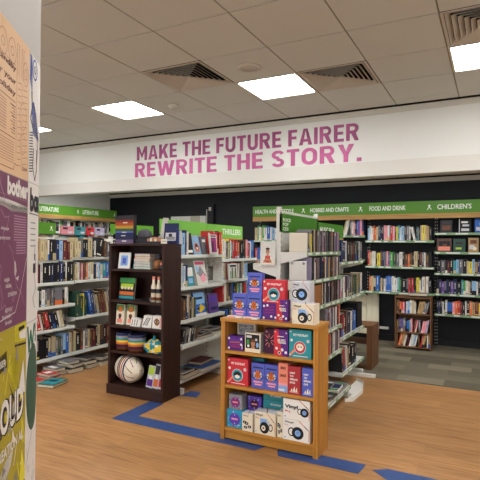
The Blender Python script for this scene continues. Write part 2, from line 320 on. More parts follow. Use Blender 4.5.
def ribbon(pts, w):
    L_, R_ = [], []
    for k, q in enumerate(pts):
        a0 = Vector(pts[max(k - 1, 0)]); a1 = Vector(pts[min(k + 1, len(pts) - 1)]); q = Vector(q)
        d0 = (q - a0).normalized() if k else (a1 - q).normalized(); d1 = (a1 - q).normalized() if k < len(pts) - 1 else d0
        n0 = Vector((-d0.y, d0.x)); n1 = Vector((-d1.y, d1.x)); mt = (n0 + n1).normalized(); c = max(mt.dot(n0), .5)
        L_.append(q + mt * (w / 2 / c)); R_.append(q - mt * (w / 2 / c))
    return [[tuple(L_[k]), tuple(R_[k]), tuple(R_[k + 1]), tuple(L_[k + 1])] for k in range(len(pts) - 1)]
def arc(cx, cy, rx, ry, a0, a1, n=10): return [(cx + rx * math.cos(R(a0 + (a1 - a0) * k / n)), cy + ry * math.sin(R(a0 + (a1 - a0) * k / n))) for k in range(n + 1)]
def glyph(ch, t=.2):
    e = t / 2; w = dict(M=.86, A=.78, K=.74, E=.56, T=.6, H=.68, F=.54, U=.68, R=.70, I=.2, W=1.1, S=.66, O=.74, Y=.72).get(ch, .2); v = .17
    q = lambda x0, y0, x1, y1: [(x0, y0), (x1, y0), (x1, y1), (x0, y1)]
    mir = lambda P: [(w - x, y) for x, y in P]
    if ch in 'EF': g = [q(0, 0, t, 1), q(t, 1 - v, w, 1), q(t, .5 - v / 2, w * .92, .5 + v / 2)] + ([q(t, 0, w, v)] if ch == 'E' else [])
    elif ch == 'T': g = [q(0, 1 - v, w, 1), q(w / 2 - e, 0, w / 2 + e, 1 - v)]
    elif ch == 'H': g = [q(0, 0, t, 1), q(w - t, 0, w, 1), q(t, .5 - v / 2, w - t, .5 + v / 2)]
    elif ch == 'I': g = [q(0, 0, t, 1)]
    elif ch == '.': g = [q(0, 0, t, t)]
    elif ch == 'A': l = [(0, 0), (t * 1.08, 0), (w / 2 + t * .08, 1), (w / 2 - t * .58, 1)]; g = [l, mir(l), q(w * .25, .2, w * .75, .36)]
    elif ch == 'M': l = [(t, 1), (w / 2, .46), (w / 2, .16), (t, .66)]; g = [q(0, 0, t, 1), q(w - t, 0, w, 1), l, mir(l)]
    elif ch == 'W': a_, b_ = .29 * w, .5 * w; l = [(0, 1), (t * 1.05, 1), (a_ + .07, 0), (a_ - .11, 0)]; m_ = [(a_ - .09, 0), (a_ + .1, 0), (b_ + .09, 1), (b_ - .09, 1)]; g = [l, mir(l), m_, mir(m_)]
    elif ch == 'K': g = [q(0, 0, t, 1), [(t, .22), (t, .52), (w - t * 1.25, 1), (w, 1)], [(w * .36, .56), (w * .56, .72), (w, 0), (w - t * 1.2, 0)]]
    elif ch == 'Y': l = [(0, 1), (t * 1.15, 1), (w / 2 + e * .6, .36), (w / 2 - e, .42)]; g = [l, mir(l), q(w / 2 - e, 0, w / 2 + e, .46)]
    elif ch == 'U': g = ribbon([(e, 1)] + arc(w / 2, w / 2, w / 2 - e, w / 2 - v / 2, 180, 360, 14) + [(w - e, 1)], t)
    elif ch == 'O': r = w / 2; p_ = arc(r, 1 - r, r - e, r - e, 0, 180, 14) + arc(r, r, r - e, r - e, 180, 360, 14); g = ribbon(p_ + [p_[0]], t * .97)
    elif ch == 'R': r = (1 - .42) / 2; g = [q(0, 0, t, 1), *ribbon([(t, 1 - v / 2)] + arc(w - r - .02, 1 - r, r - e, r - v / 2, 90, -90, 10) + [(t, .42 + v / 2)], v), [(w * .38, .44), (w * .72, .46), (w, 0), (w - t * 1.15, 0)]]
    elif ch == 'S': g = ribbon(arc(w / 2, .735, w / 2 - e, .265 - v / 2, 15, 262, 14) + arc(w / 2, .265, w / 2 - e, .265 - v / 2, 82, -165, 14), v)
    return g, w
for body, m, x0, x1, z0, z1 in (('MAKE THE FUTURE FAIRER', 'lead_plum', -4.41, -1.325, 2.672, 2.862), ('REWRITE THE STORY.', 'lead_pink', -4.44, -1.295, 2.44, 2.636)):
    t = empty('wall_lettering', (x0, YBH - .0065, z0)); tag(t, 'pink capital lettering reading %s on the white bulkhead' % body.rstrip('.'), 'lettering')
    items, x = [], 0
    for ch in body:
        if ch == ' ': x += .33; continue
        g, w = glyph(ch); items.append((g, x)); x += w + .125
    sx = (x1 - x0) / (x - .125); sz = z1 - z0
    for g, xo in items:
        b = MB()
        for k, pl in enumerate(g): b.prism([((xo + u) * sx, v * sz) for u, v in pl], -.0001 * (k % 3), .006, m)
        b.build('letter', t, fix=False)

# blue floor tape
def tape(pts, label):
    b = MB(); b.prism(pts, .0004, .0022, 'tape_blue', 'z'); tag(b.build('floor_tape', fix=True), label, 'floor tape', 'blue tape on the wooden floor')
tape([(-2.935, 3.245), (-1.56, 3.245), (-1.50, 3.40), (-2.775, 3.40), (-2.775, 3.775), (-2.935, 3.775)], 'long blue floor tape strip with corner, running under the front oak bookcase')
tape([(-1.375, 3.241), (-.80, 3.241), (-.785, 3.40), (-1.40, 3.40), (-1.42, 3.335)], 'blue floor tape piece under the right foot of the oak bookcase')
tape([(-.73, 3.34), (-.62, 3.25), (.2, 3.25), (.2, 3.405), (-.64, 3.405)], 'short pointed blue floor tape piece at bottom right')
tape([(-2.78, 4.07), (-2.61, 4.09), (-2.66, 4.25), (-2.78, 4.25)], 'small blue floor tape piece right of the dark bookcase foot')

# ------------------------------------------------------------------ poster column
P0 = Vector((-1.1239, .8229, 0)); D = Vector((-.56477, .82525, 0)); Nn = Vector((-.82525, -.56477, 0)); S1, CR = .29, .3125
def wrap(s, z, off=0):
    if s <= S1: q = P0 + D * s - Nn * off
    else:
        f = (s - S1) / CR; q = P0 + D * (S1 + CR * math.sin(f)) + Nn * (CR * (1 - math.cos(f))); q += (-Nn * math.cos(f) + D * math.sin(f)) * off
    return (q.x, q.y, z)
prof = []
W, H = (-.62, S1 + CR), .95
for cx, cy, a0 in ((S1, CR, -90), (S1, H - CR, 0), (-.62 + CR, H - CR, 90), (-.62 + CR, CR, 180)):
    for k in range(13):
        f = R(a0 + 90 * k / 12); q = P0 + D * (cx + CR * math.cos(f)) + Nn * (cy + CR * math.sin(f)); prof.append((q.x, q.y))
b = MB(); b.prism(prof, 0, 3.3, 'column_paint', 'z'); o = b.build('wall_column', fix=True)
for pf in o.data.polygons: pf.use_smooth = abs(pf.normal.z) < .5
struct(o)
class Poster:
    def __init__(s): s.bm = bmesh.new(); s.mats = []
    def add(s, pts, m, l=1):
        if m not in s.mats: s.mats.append(m)
        bm = bmesh.new(); bm.faces.new([bm.verts.new((x, z, 0)) for x, z in pts])
        lo, hi = min(q[0] for q in pts), max(q[0] for q in pts); c = S1
        while c < hi:
            if c > lo: bmesh.ops.bisect_plane(bm, geom=bm.verts[:] + bm.edges[:] + bm.faces[:], plane_co=(c, 0, 0), plane_no=(1, 0, 0))
            c += .025
        mp = {}
        for v in bm.verts: mp[v] = s.bm.verts.new(wrap(v.co.x, v.co.y, l * .0005))
        for f in bm.faces:
            nf = s.bm.faces.new([mp[v] for v in f.verts]); nf.material_index = s.mats.index(m)
        bm.free(); return s
    def rect(s, x0, z0, x1, z1, m, l=2): return s.add([(x0, z0), (x1, z0), (x1, z1), (x0, z1)], m, l)
    def line(s, a, b, w, m, l=2):
        dx, dz = b[0] - a[0], b[1] - a[1]; q = math.hypot(dx, dz) or 1; nx, nz = -dz / q * w / 2, dx / q * w / 2
        return s.add([(a[0] + nx, a[1] + nz), (a[0] - nx, a[1] - nz), (b[0] - nx, b[1] - nz), (b[0] + nx, b[1] + nz)], m, l)
    def path(s, pts, w, m, l=2):
        for u, v in zip(pts, pts[1:]): s.line(u, v, w, m, l)
        return s
    def ring(s, cx, cz, r, w, m, l=2, sq=1, n=14):
        return s.path([(cx + r * math.cos(2 * math.pi * k / n), cz + sq * r * math.sin(2 * math.pi * k / n)) for k in range(n + 1)], w, m, l)
    def disc(s, cx, cz, rx, rz, m, l=2, n=24): return s.add([(cx + rx * math.cos(2 * math.pi * k / n), cz + rz * math.sin(2 * math.pi * k / n)) for k in range(n)], m, l)
    def text(s, body, x, z, w, h, m, l=3, bold=.01):
        if m not in s.mats: s.mats.append(m)
        me = text_data(body, w, h, bold); vs = [s.bm.verts.new(wrap(x + v.co.x, z + v.co.y, l * .0005)) for v in me.vertices]
        for pf in me.polygons:
            try: f = s.bm.faces.new([vs[i] for i in pf.vertices]); f.material_index = s.mats.index(m)
            except ValueError: pass
        bpy.data.meshes.remove(me); return s
    def build(s, label):
        me = bpy.data.meshes.new('poster'); s.bm.to_mesh(me); s.bm.free()
        for m in s.mats: me.materials.append(MATS[m])
        o = bpy.data.objects.new('poster', me); C.objects.link(o); tag(o, label, 'poster'); return o
P = Poster(); P.rect(-.3, 1.69, .219, 2.09, 'n_tan', 1)
for k, x in enumerate((-.11, -.06, .0, .07)): P.ring(x, 2.025, .03, .0025, 'n_line', 2, 1.15); P.ring(x, 2.025, .012, .0025, 'n_line', 2)
for x in (.11, .125, .15, .165): P.path([(x, 1.975), (x, 2.06), (x + .008, 2.064)], .0025, 'n_line')
P.ring(.185, 2.0, .022, .0025, 'n_line', 2, 1.6); P.ring(.185, 2.0, .01, .0025, 'n_line', 2, 1.6)
P.text('standby', -.05, 1.972, .15, .022, 'n_brown', 3, .02).text('for your', -.06, 1.934, .16, .022, 'n_brown', 3, .02).text('holiday', -.05, 1.903, .148, .021, 'n_brown', 3, .02)
P.line((-.3, 1.995), (.1, 1.995), .002, 'n_line').line((.108, 1.75), (.108, 1.99), .002, 'n_line').line((-.3, 1.892), (.1, 1.892), .002, 'n_brown')
for k in range(11): P.rect(-.2, 1.878 - k * .0075, .03, 1.8805 - k * .0075, 'n_line'); P.rect(.06 + .01 * (k % 3), 1.878 - k * .0075, .1, 1.8812 - k * .0075, 'n_brown' if k % 4 == 0 else 'n_line')
P.rect(-.2, 1.79, .1, 1.792, 'n_brown')
for k in range(9): P.rect(-.2, 1.778 - k * .007, .09, 1.780 - k * .007, 'n_line')
for k in range(14):
    z = 1.955 - k * .018; P.path([(.118, z), (.15, z + .005), (.16, z - .008), (.205, z)], .002, 'n_line')
P.path([(.12, 1.72), (.1, 1.725), (.09, 1.705), (-.1, 1.705)], .002, 'n_brown').text('boom', .165, 1.715, .04, .014, 'n_brown')
P.ring(.165, 1.87, .03, .002, 'n_line', 2, 1.3).ring(.165, 1.79, .025, .002, 'n_line', 2, 1.2)
P.build('tan newspaper style poster with brown lettering, highest on the rounded column')
P = Poster(); P.rect(-.3, 1.273, .219, 1.688, 'n_purple', 1); P.text('bother', .044, 1.633, .175, .05, 'n_pale', 3, .05)
P.add([(-.3, 1.598), (-.05, 1.602), (.03, 1.599), (.08, 1.59), (.219, 1.593), (.219, 1.612), (.1, 1.618), (.02, 1.622), (-.3, 1.625)], 'n_pale')
P.text('fashion, beaches', .075, 1.600, .13, .010, 'n_dkgreen', 4)
P.line((-.1, 1.634), (.215, 1.628), .001, 'n_mapline')
for k in range(15): P.rect(.1 + (.02 if k > 9 else 0), 1.578 - k * .0075, .205, 1.5808 - k * .0075, 'n_mapline')
P.path([(-.02, 1.69), (0, 1.65), (.02, 1.63), (.03, 1.6)], .003, 'n_mapline').path([(.0, 1.59), (.03, 1.57), (.06, 1.575), (.05, 1.55), (.02, 1.53), (.03, 1.5)], .002, 'n_mapline')
P.path([(.06, 1.5), (.09, 1.48), (.11, 1.44), (.115, 1.41), (.13, 1.38), (.17, 1.36), (.2, 1.32)], .002, 'n_mapline').path([(-.02, 1.46), (.01, 1.44), (.0, 1.4), (.02, 1.36), (.01, 1.33), (.04, 1.34), (.06, 1.3), (.1, 1.33), (.09, 1.29)], .002, 'n_mapline')
P.path([(.215, 1.46), (.16, 1.36), (.12, 1.31), (.0, 1.3)], .0025, 'n_pale').path([(.05, 1.40), (.09, 1.38), (.1, 1.34), (.12, 1.36)], .002, 'n_mapline')
P.add([(.11, 1.455), (.12, 1.45), (.128, 1.425), (.118, 1.405), (.108, 1.42)], 'n_pale').add([(.12, 1.405), (.15, 1.41), (.14, 1.395)], 'n_pale')
for (s_, x, z, w) in (('Abuja', .0, 1.535, .06), ('Cameroon', -.02, 1.512, .09), ('Addis', .03, 1.40, .04), ('Ababa', .04, 1.383, .045), ('ETHIOPIA', .06, 1.358, .07), ('KENYA', .04, 1.318, .05), ('Nairobi', .02, 1.302, .06), ('Arusha', .04, 1.285, .05)): P.text(s_, x, z, w, .011, 'n_pale', 3, .01)
P.build('plum map poster headed bother in white, middle of the rounded column')
P = Poster(); P.rect(-.3, .4, .225, 1.272, 'n_yellow', 1); prr = random.Random(3)
P.add([(-.3, 1.272), (-.02, 1.272), (.03, 1.25), (-.3, 1.24)], 'n_pale')
P.add([(-.06, 1.20), (.06, 1.215), (.062, 1.17), (-.06, 1.155)], 'p_black').text('SENSER', -.04, 1.178, .09, .018, 'n_pale', 3, .02)
P.add([(.12, 1.27), (.218, 1.27), (.215, 1.215), (.12, 1.225)], 'n_bright').add([(.15, 1.262), (.2, 1.262), (.2, 1.252), (.15, 1.25)], 'p_black', 3).add([(.155, 1.245), (.215, 1.25), (.215, 1.22), (.16, 1.228)], 'n_pale', 3).line((.12, 1.215), (.218, 1.205), .006, 'p_black')
P.add([(.07, 1.16), (.14, 1.19), (.145, 1.07)], 'n_bright').add([(.07, 1.13), (.135, 1.055), (.145, 1.075), (.145, 1.05), (.13, 1.045)], 'p_black', 3).add([(.16, 1.09), (.195, 1.16), (.215, 1.06), (.17, 1.07)], 'n_pale', 3).add([(.16, 1.09), (.17, 1.05), (.2, 1.05)], 'n_bright', 4).rect(.16, 1.03, .2, 1.045, 'p_black', 3)
P.text('LOUD', -.02, .99, .225, .10, 'p_black', 3, .1).text('LOUD', -.026, .997, .222, .092, 'n_pale', 5, .03)
P.add([(.06, 1.04), (.15, 1.07), (.15, 1.0), (.08, .98)], 'n_pale').text('rising', .075, 1.01, .06, .02, 'p_black', 6)
P.text('CREATION AL', -.02, .93, .22, .03, 'n_pale', 4, .03)
P.add([(.19, 1.0), (.222, .93), (.222, .9), (.185, .93)], 'n_bright').add([(.19, .90), (.222, .83), (.222, .80), (.17, .80)], 'n_bright', 3).rect(.165, .792, .222, .799, 'p_black', 3)
P.add([(-.02, .87), (.06, .92), (.12, .93), (.1, .89), (.0, .83)], 'n_pale').add([(.05, .84), (.1, .74), (.08, .66), (.04, .68)], 'n_bright').line((.04, .86), (.05, .76), .008, 'p_black', 3).line((.0, .75), (.03, .65), .008, 'p_black', 3).line((.075, .8), (.07, .69), .006, 'p_dark', 3)
P.add([(.0, .68), (.18, .77), (.19, .71), (.06, .6)], 'p_grey').add([(.12, .83), (.15, .86), (.16, .82), (.11, .76)], 'p_grey').disc(.15, .66, .02, .035, 'p_dark', 3)
for k in range(70):
    x, z = prr.uniform(-.2, .19), prr.uniform(.45, 1.2); P.add([(x, z), (x + prr.uniform(.01, .03), z + prr.uniform(-.03, .01)), (x + prr.uniform(0, .02), z + prr.uniform(.02, .05))], prr.choice(('n_pale', 'p_dark', 'n_bright', 'p_grey', 'n_yellow')), 1.6 + k * .01) if k > 16 else P.line((x, z), (x + .02, z + .05 * prr.choice((-1, 1))), .004, prr.choice(('n_pale', 'p_dark', 'n_bright')), 2)
P.build('yellow and black collage poster with jagged white letters, low on the column')
P = Poster(); P.rect(.222, 1.69, .56, 2.082, 'n_pale', 1)
P.add([(.225, 2.08), (.245, 2.08), (.256, 1.99), (.25, 1.94), (.24, 1.975), (.226, 2.0)], 'n_blue').ring(.275, 2.045, .022, .006, 'n_blue', 2, 1.4).ring(.275, 2.045, .008, .004, 'p_dark', 3, 1.4)
P.path([(.245, 1.97), (.25, 1.92), (.236, 1.885), (.26, 1.86)], .008, 'p_dark').add([(.245, 1.93), (.265, 1.945), (.315, 1.86), (.33, 1.83), (.26, 1.84)], 'n_blue').path([(.265, 1.94), (.29, 1.9), (.31, 1.8), (.3, 1.73)], .006, 'p_dark', 3)
for k in range(15): P.line((.226, 1.84 - k * .0085), (.262, 1.846 - k * .0085), .0035, 'p_dark')
P.path([(.27, 1.80), (.262, 1.74), (.285, 1.70), (.305, 1.74), (.3, 1.8)], .006, 'p_dark').build('white poster strip with blue letter and black line drawing, wrapping the column')
P = Poster(); P.rect(.222, 1.262, .56, 1.688, 'n_pale', 1)
P.text('box', .240, 1.6, .12, .075, 'p_dark', 3, .05).line((.235, 1.595), (.4, 1.592), .003, 'p_dark')
for k in range(5): P.rect(.25, 1.565 - k * .018, .3, 1.569 - k * .018, 'p_grey')
P.path([(.3, 1.5), (.29, 1.47), (.31, 1.44), (.295, 1.40), (.31, 1.36), (.28, 1.33), (.3, 1.30)], .005, 'p_grey').rect(.28, 1.41, .31, 1.44, 'p_dark').rect(.29, 1.45, .305, 1.47, 'p_dark')
P.build('white poster strip lettered box in black, wrapping the column at eye height')
P = Poster(); P.rect(.222, .4, .56, 1.26, 'n_pale', 1)
P.path([(.235, 1.25), (.25, 1.17), (.265, 1.235), (.28, 1.18), (.30, 1.25)], .012, 'n_wgreen').path([(.31, 1.25), (.32, 1.19)], .010, 'n_wgreen').line((.24, 1.165), (.33, 1.21), .004, 'p_grey')
P.disc(.29, 1.055, .064, .135, 'n_dkgreen')
for k in range(26):
    x, z = prr.uniform(.23, .33), prr.uniform(.55, .88); P.line((x, z), (x + prr.uniform(-.01, .015), z + .02), .002, 'p_grey')
P.line((.23, .82), (.29, .92), .003, 'p_grey').build('white poster strip with green W and dark green oval, low on column edge')

# ------------------------------------------------------------------ shelving
def emblem(parent, x, y, z, s, m='sign_white'):
    b = MB(); b.disc(x, z + .72 * s, .2 * s, m, 1, y=y); b.poly([(x - .42 * s, z), (x - .28 * s, z), (x, z + .42 * s), (x + .28 * s, z), (x + .42 * s, z), (x + .1 * s, z + .52 * s), (x - .1 * s, z + .52 * s)], m, 1, y)
    b.build('sign_emblem', parent)
def shelf_bay(name, label, cat, group, loc, rz, L, D, levels, top, header=None, back='white_metal', edge='strip_white', shelfm='white_metal', rear=None, feet=True, price=False, hm='header_green', seed=1, nopost=False):
    """local frame: runs along +x, front at y=0, back panel at y=D"""
    t = empty(name, loc, rz); tag(t, label, cat, group); g_ = .0015; rr = random.Random(seed)
    zb = .06 if feet else min(z for z, d in levels) - .1
    MB().box(.03, D - .006, zb, L - .03, D + .006, top - .03, back).build('back_panel', t)
    for x in (g_, L - .026 - g_):
        u = MB(); u.box(x, D - .02, .0, x + .026, D + .02, top, shelfm)
        for k in range(int(top / .05)): u.box(x + .009, D - .0206, .03 + k * .05, x + .017, D - .02, .05 + k * .05, 'gap_dark' if feet else 'trim_white')
        u.build('upright', t)
    def one(z, yf, yb, sgn):
        s = MB(); s.box(g_, yf, z - .026, L - g_, yb, z, shelfm)
        # tapered end brackets
        o = s.build('shelf', t)
        y1, y0 = (yb, yf)
        for x in ((g_ + .001, L - g_ - .004) if z > .25 else ()): MB().prism([(y1, z - .0265), (y0, z - .0265), (y0, z - .04), (y1, z - .1)], x, x + .003, shelfm, 'x').build('bracket', o)
        e = MB(); ye = yf - sgn * .003; e.box(g_, min(ye, yf - sgn * .0005), z - .03, L - g_, max(ye, yf - sgn * .0005), z + .004, edge)
        if price:
            x = .02
            while x < L - .12:
                w = rr.uniform(.05, .2); yy = ye - sgn * .001
                e.box(x, min(yy, ye), z - .022, min(x + w, L - .01), max(yy, ye), z - .002, 'strip_white'); x += w + rr.uniform(.02, .16)
        e.build('price_strip', o)
    for (z, dep) in levels: one(z, D - dep, D - .021, 1)
    if rear:
        for (z, dep) in rear: one(z, D + dep, D + .021, -1)
    if feet:
        base = max(d for z, d in levels)
        for x in (g_ + .002, L - .042):
            MB().box(x, D - base + .01, .0, x + .04, D - .021, .055, shelfm).build('foot', t)
            if rear: MB().box(x, D + .021, .0, x + .04, D + base - .02, .055, shelfm).build('foot', t)
    if header:
        (z0, z1, txt, tx0, tw, th, emb, yh, rail) = header
        h = MB(); h.box(g_, yh, z0, L - g_, yh + .012, z1, hm); ho = h.build('header_sign', t)
        if txt: text('sign_lettering', txt, 'sign_white', tw, th, ho, tx0, yh - .0012, z0 + (z1 - z0 - th) * (.5 if '\n' not in txt else .25), bold=.025)
        if emb: emblem(ho, L - .07, yh, z0 + (z1 - z0) * .28, (z1 - z0) * .45)
        if rail: MB().box(g_, yh - .002, z0 - rail, L - g_, yh + .014, z0 - .0005, 'header_wood').build('header_rail', t)
    return t
GF = 'shelving bays'
# back wall
BK = dict(back='wall_black', edge='strip_green', shelfm='black_metal', feet=False, price=True)
BX = [-3.80, -2.785, -1.825, -.80, .225]
shelf_bay('wall_shelving', 'black wall shelving bay under green HEALTH AND LIFESTYLE sign', 'shelving', 'wall bays on the black back wall', (BX[0], 7.75, 0), 0, BX[1] - BX[0], .30, [(1.6, .28), (1.2, .28), (.8, .28)], 2.205, (2.01, 2.195, 'HEALTH AND LIFESTYLE', .05, .72, .07, True, .0, .075), seed=2, **BK)
shelf_bay('wall_shelving', 'black wall shelving bay under green HOBBIES AND CRAFTS sign', 'shelving', 'wall bays on the black back wall', (BX[1], 7.75, 0), 0, BX[2] - BX[1], .30, [(1.68, .28), (1.3, .28), (.8, .28)], 2.205, (2.01, 2.195, 'HOBBIES AND CRAFTS', .05, .65, .07, True, .0, .075), seed=3, **BK)
shelf_bay('wall_shelving', 'black wall shelving bay under green FOOD AND DRINK sign', 'shelving', 'wall bays on the black back wall', (BX[2], 7.75, 0), 0, BX[3] - BX[2], .30, [(1.6, .28), (1.2, .28), (.806, .28)], 2.205, (2.01, 2.195, 'FOOD AND DRINK', .07, .55, .075, True, .0, .075), seed=4, **BK)
shelf_bay('wall_shelving', "black wall shelving bay under green CHILDREN'S sign", 'shelving', 'wall bays on the black back wall', (BX[3], 7.75, 0), 0, BX[4] - BX[3], .30, [(1.715, .28), (1.433, .28), (1.122, .28), (.818, .28), (.52, .28)], 2.205, (2.01, 2.195, "CHILDREN'S", .04, .46, .075, True, .0, .075), seed=5, **BK)
# literature wall, left
LW = dict(feet=True, price=False)
for n, y in enumerate((4.83, 5.83, 6.83)):
    shelf_bay('wall_shelving', ('white wall shelving bay hidden behind the poster column', 'white wall shelving bay under the nearer green LITERATURE sign', 'white wall shelving bay under the farther green LITERATURE sign')[n], 'shelving', 'literature wall bays', (-7.0, y, 0), R(90), 1.0, .39, [(1.74, .3), (1.42, .3), (1.1, .3), (.78, .3), (.46, .3), (.14, .36)], 2.23,
              (2.04, 2.21, 'LITERATURE', .05 if n else .3, .42, .08, True, .0, .07), seed=6 + n, **LW)
# left gondola
shelf_bay('shelving_gondola', 'white shelving gondola bay beside the poster column', 'shelving', 'left white gondola', (-4.6, 3.42, 0), R(90), 1.0, .36, [(1.315, .3), (1.05, .33), (.777, .35), (.503, .35), (.172, .36)], 1.62,
          (1.63, 1.775, '', 0, 0, 0, True, .36, 0), rear=[(1.3, .3), (.8, .3), (.17, .36)], seed=11)
shelf_bay('shelving_gondola', 'white shelving gondola bay left of the dark wooden bookcase', 'shelving', 'left white gondola', (-4.6, 4.422, 0), R(90), 1.0, .36, [(1.34, .3), (1.053, .34), (.595, .35), (.172, .36)], 1.62,
          None, rear=[(1.3, .3), (.8, .3), (.17, .36)], seed=12)
shelf_bay('shelving_gondola', 'white shelving gondola bay behind the dark wooden bookcase', 'shelving', 'left white gondola', (-4.6, 5.424, 0), R(90), 1.0, .36, [(1.34, .3), (.9, .34), (.172, .36)], 1.62,
          (1.66, 1.81, '', 0, 0, 0, False, .36, 0), rear=[(1.3, .3), (.8, .3), (.17, .36)], seed=13)
# second gondola (between dark bookcase and front unit)
MATS['header_green_lit'] = mat('header_green_lit', '#7ab84c', .42)  # brighter copy of the header green, with the light on it put into the colour
shelf_bay('shelving_gondola', 'white shelving gondola bay right of the dark wooden bookcase', 'shelving', 'middle white gondola', (-2.84, 4.1, 0), R(90), .92, .24, [(1.40, .22), (1.065, .23), (.73, .26), (.487, .30), (.13, .26)], 1.60,
          (1.62, 1.775, '', 0, 0, 0, False, .24, 0), rear=[(1.3, .22), (.8, .22), (.13, .25)], hm='header_green_lit', seed=14)
shelf_bay('shelving_gondola', 'white shelving gondola bay with short green THRILLERS header', 'shelving', 'middle white gondola', (-2.84, 5.024, 0), R(90), .94, .24, [(1.34, .22), (1.085, .22), (.83, .22), (.50, .22), (.13, .24)], 1.58,
          (1.60, 1.765, 'THRILLERS', .38, .5, .075, False, .24, .02), rear=[(1.3, .22), (.8, .22), (.13, .24)], hm='header_green_lit', seed=15)
# third gondola (DVDs)
shelf_bay('shelving_gondola', 'white gondola bay of thin cases with tall white end post', 'shelving', 'right white gondola', (-1.375, 3.88, 0), R(90), 1.0, .28, [(1.45, .26), (1.21, .28), (.972, .28), (.72, .28), (.47, .28), (.11, .37)], 1.84,
          (1.625, 1.785, 'ROCK\nPOP\nCDS', .05, .19, .11, False, .26, 0), rear=[(1.335, .24), (1.0, .26), (.6, .26), (.11, .28)], edge='strip_green', price=True, hm='header_green_dark', seed=16)
shelf_bay('shelving_gondola', 'white gondola bay at the carpet edge holding large books', 'shelving', 'right white gondola', (-1.375, 4.882, 0), R(90), .95, .28, [(1.34, .26), (.965, .28), (.57, .28), (.20, .28)], 1.63,
          (1.60, 1.755, 'MUSIC FILM', .06, .5, .065, False, .26, .03), rear=[(1.335, .24), (1.0, .26), (.6, .26), (.11, .28)], edge='strip_green', price=True, hm='header_green_dark', seed=17)
t = MB(); t.box(-1.62, 5.67, .0, -1.215, 5.725, .035, 'tray_white'); tag(t.build('gondola_foot', bevel=.003), 'long white metal foot poking out before the brown box', 'shelf foot')

# ------------------------------------------------------------------ books
ORD = ['first', 'second', 'third', 'fourth', 'fifth', 'sixth', 'seventh', 'eighth', 'ninth', 'tenth', 'eleventh', 'twelfth', 'thirteenth', 'fourteenth', 'fifteenth', 'sixteenth', 'seventeenth', 'eighteenth', 'nineteenth', 'twentieth'] + ['twenty-' + x for x in ('first', 'second', 'third', 'fourth', 'fifth', 'sixth', 'seventh', 'eighth', 'ninth')] + ['thirtieth'] + ['thirty-' + x for x in ('first', 'second', 'third', 'fourth', 'fifth', 'sixth', 'seventh', 'eighth', 'ninth')] + ['fortieth'] + ['forty-' + x for x in ('first', 'second', 'third', 'fourth', 'fifth', 'sixth', 'seventh', 'eighth', 'ninth')]
BOOKS = []
def book_mesh(b, t, d, h, code, rr, M=None, case=False, deco=True):
    cov = 'cover_' + code; ink = BOOKC[code][2]; n0 = len(b.v); k = min(.0025, t * .2)
    if case: b.box(0, 0, 0, t, d, h, cov)
    else:
        b.box(0, 0, 0, t, .004, h, cov); b.box(0, .004, 0, k, d, h, cov); b.box(t - k, .004, 0, t, d, h, cov)
        b.box(k, .004, .003, t - k, d - .004, h - .004, 'pages')
    if deco:
        y = -.0005
        def q(u0, v0, u1, v1, m): b.face([(t * u0, y, h * v0), (t * u1, y, h * v0), (t * u1, y, h * v1), (t * u0, y, h * v1)], m)
        s = rr.random(); top = rr.uniform(.82, .93); mid = rr.uniform(.35, .6)
        if case:
            if s < .5: q(.3, .3, .7, .3 + s, rr.choice(('cover_f', 'cover_g', 'cover_b')))
            elif s < .7: q(0, .8, 1, .95, rr.choice(('cover_w', 'cover_r', 'cover_k')))
        else:
            zz = mid
            while zz < top - .03 and s < .8:      # lettering as a broken narrow line
                z2 = min(zz + rr.uniform(.04, .12), top); q(.40, zz, .60, z2, ink); zz = z2 + rr.uniform(.015, .035)
            if s < .2: q(.05, .06, .95, .06 + rr.uniform(.04, .1), rr.choice(('ink_pale', 'ink_dark', 'cover_r', 'cover_l', 'cover_y', ink)))
            elif s < .5: q(.36, .06, .64, .12, ink)
            if s > .86: q(.0, .0, 1, rr.uniform(.2, .35), rr.choice(('ink_pale', 'ink_dark', 'cover_c', 'cover_u', 'cover_o')))
    if M is not None:
        for i in range(n0, len(b.v)): b.v[i] = tuple(M @ Vector(b.v[i]))
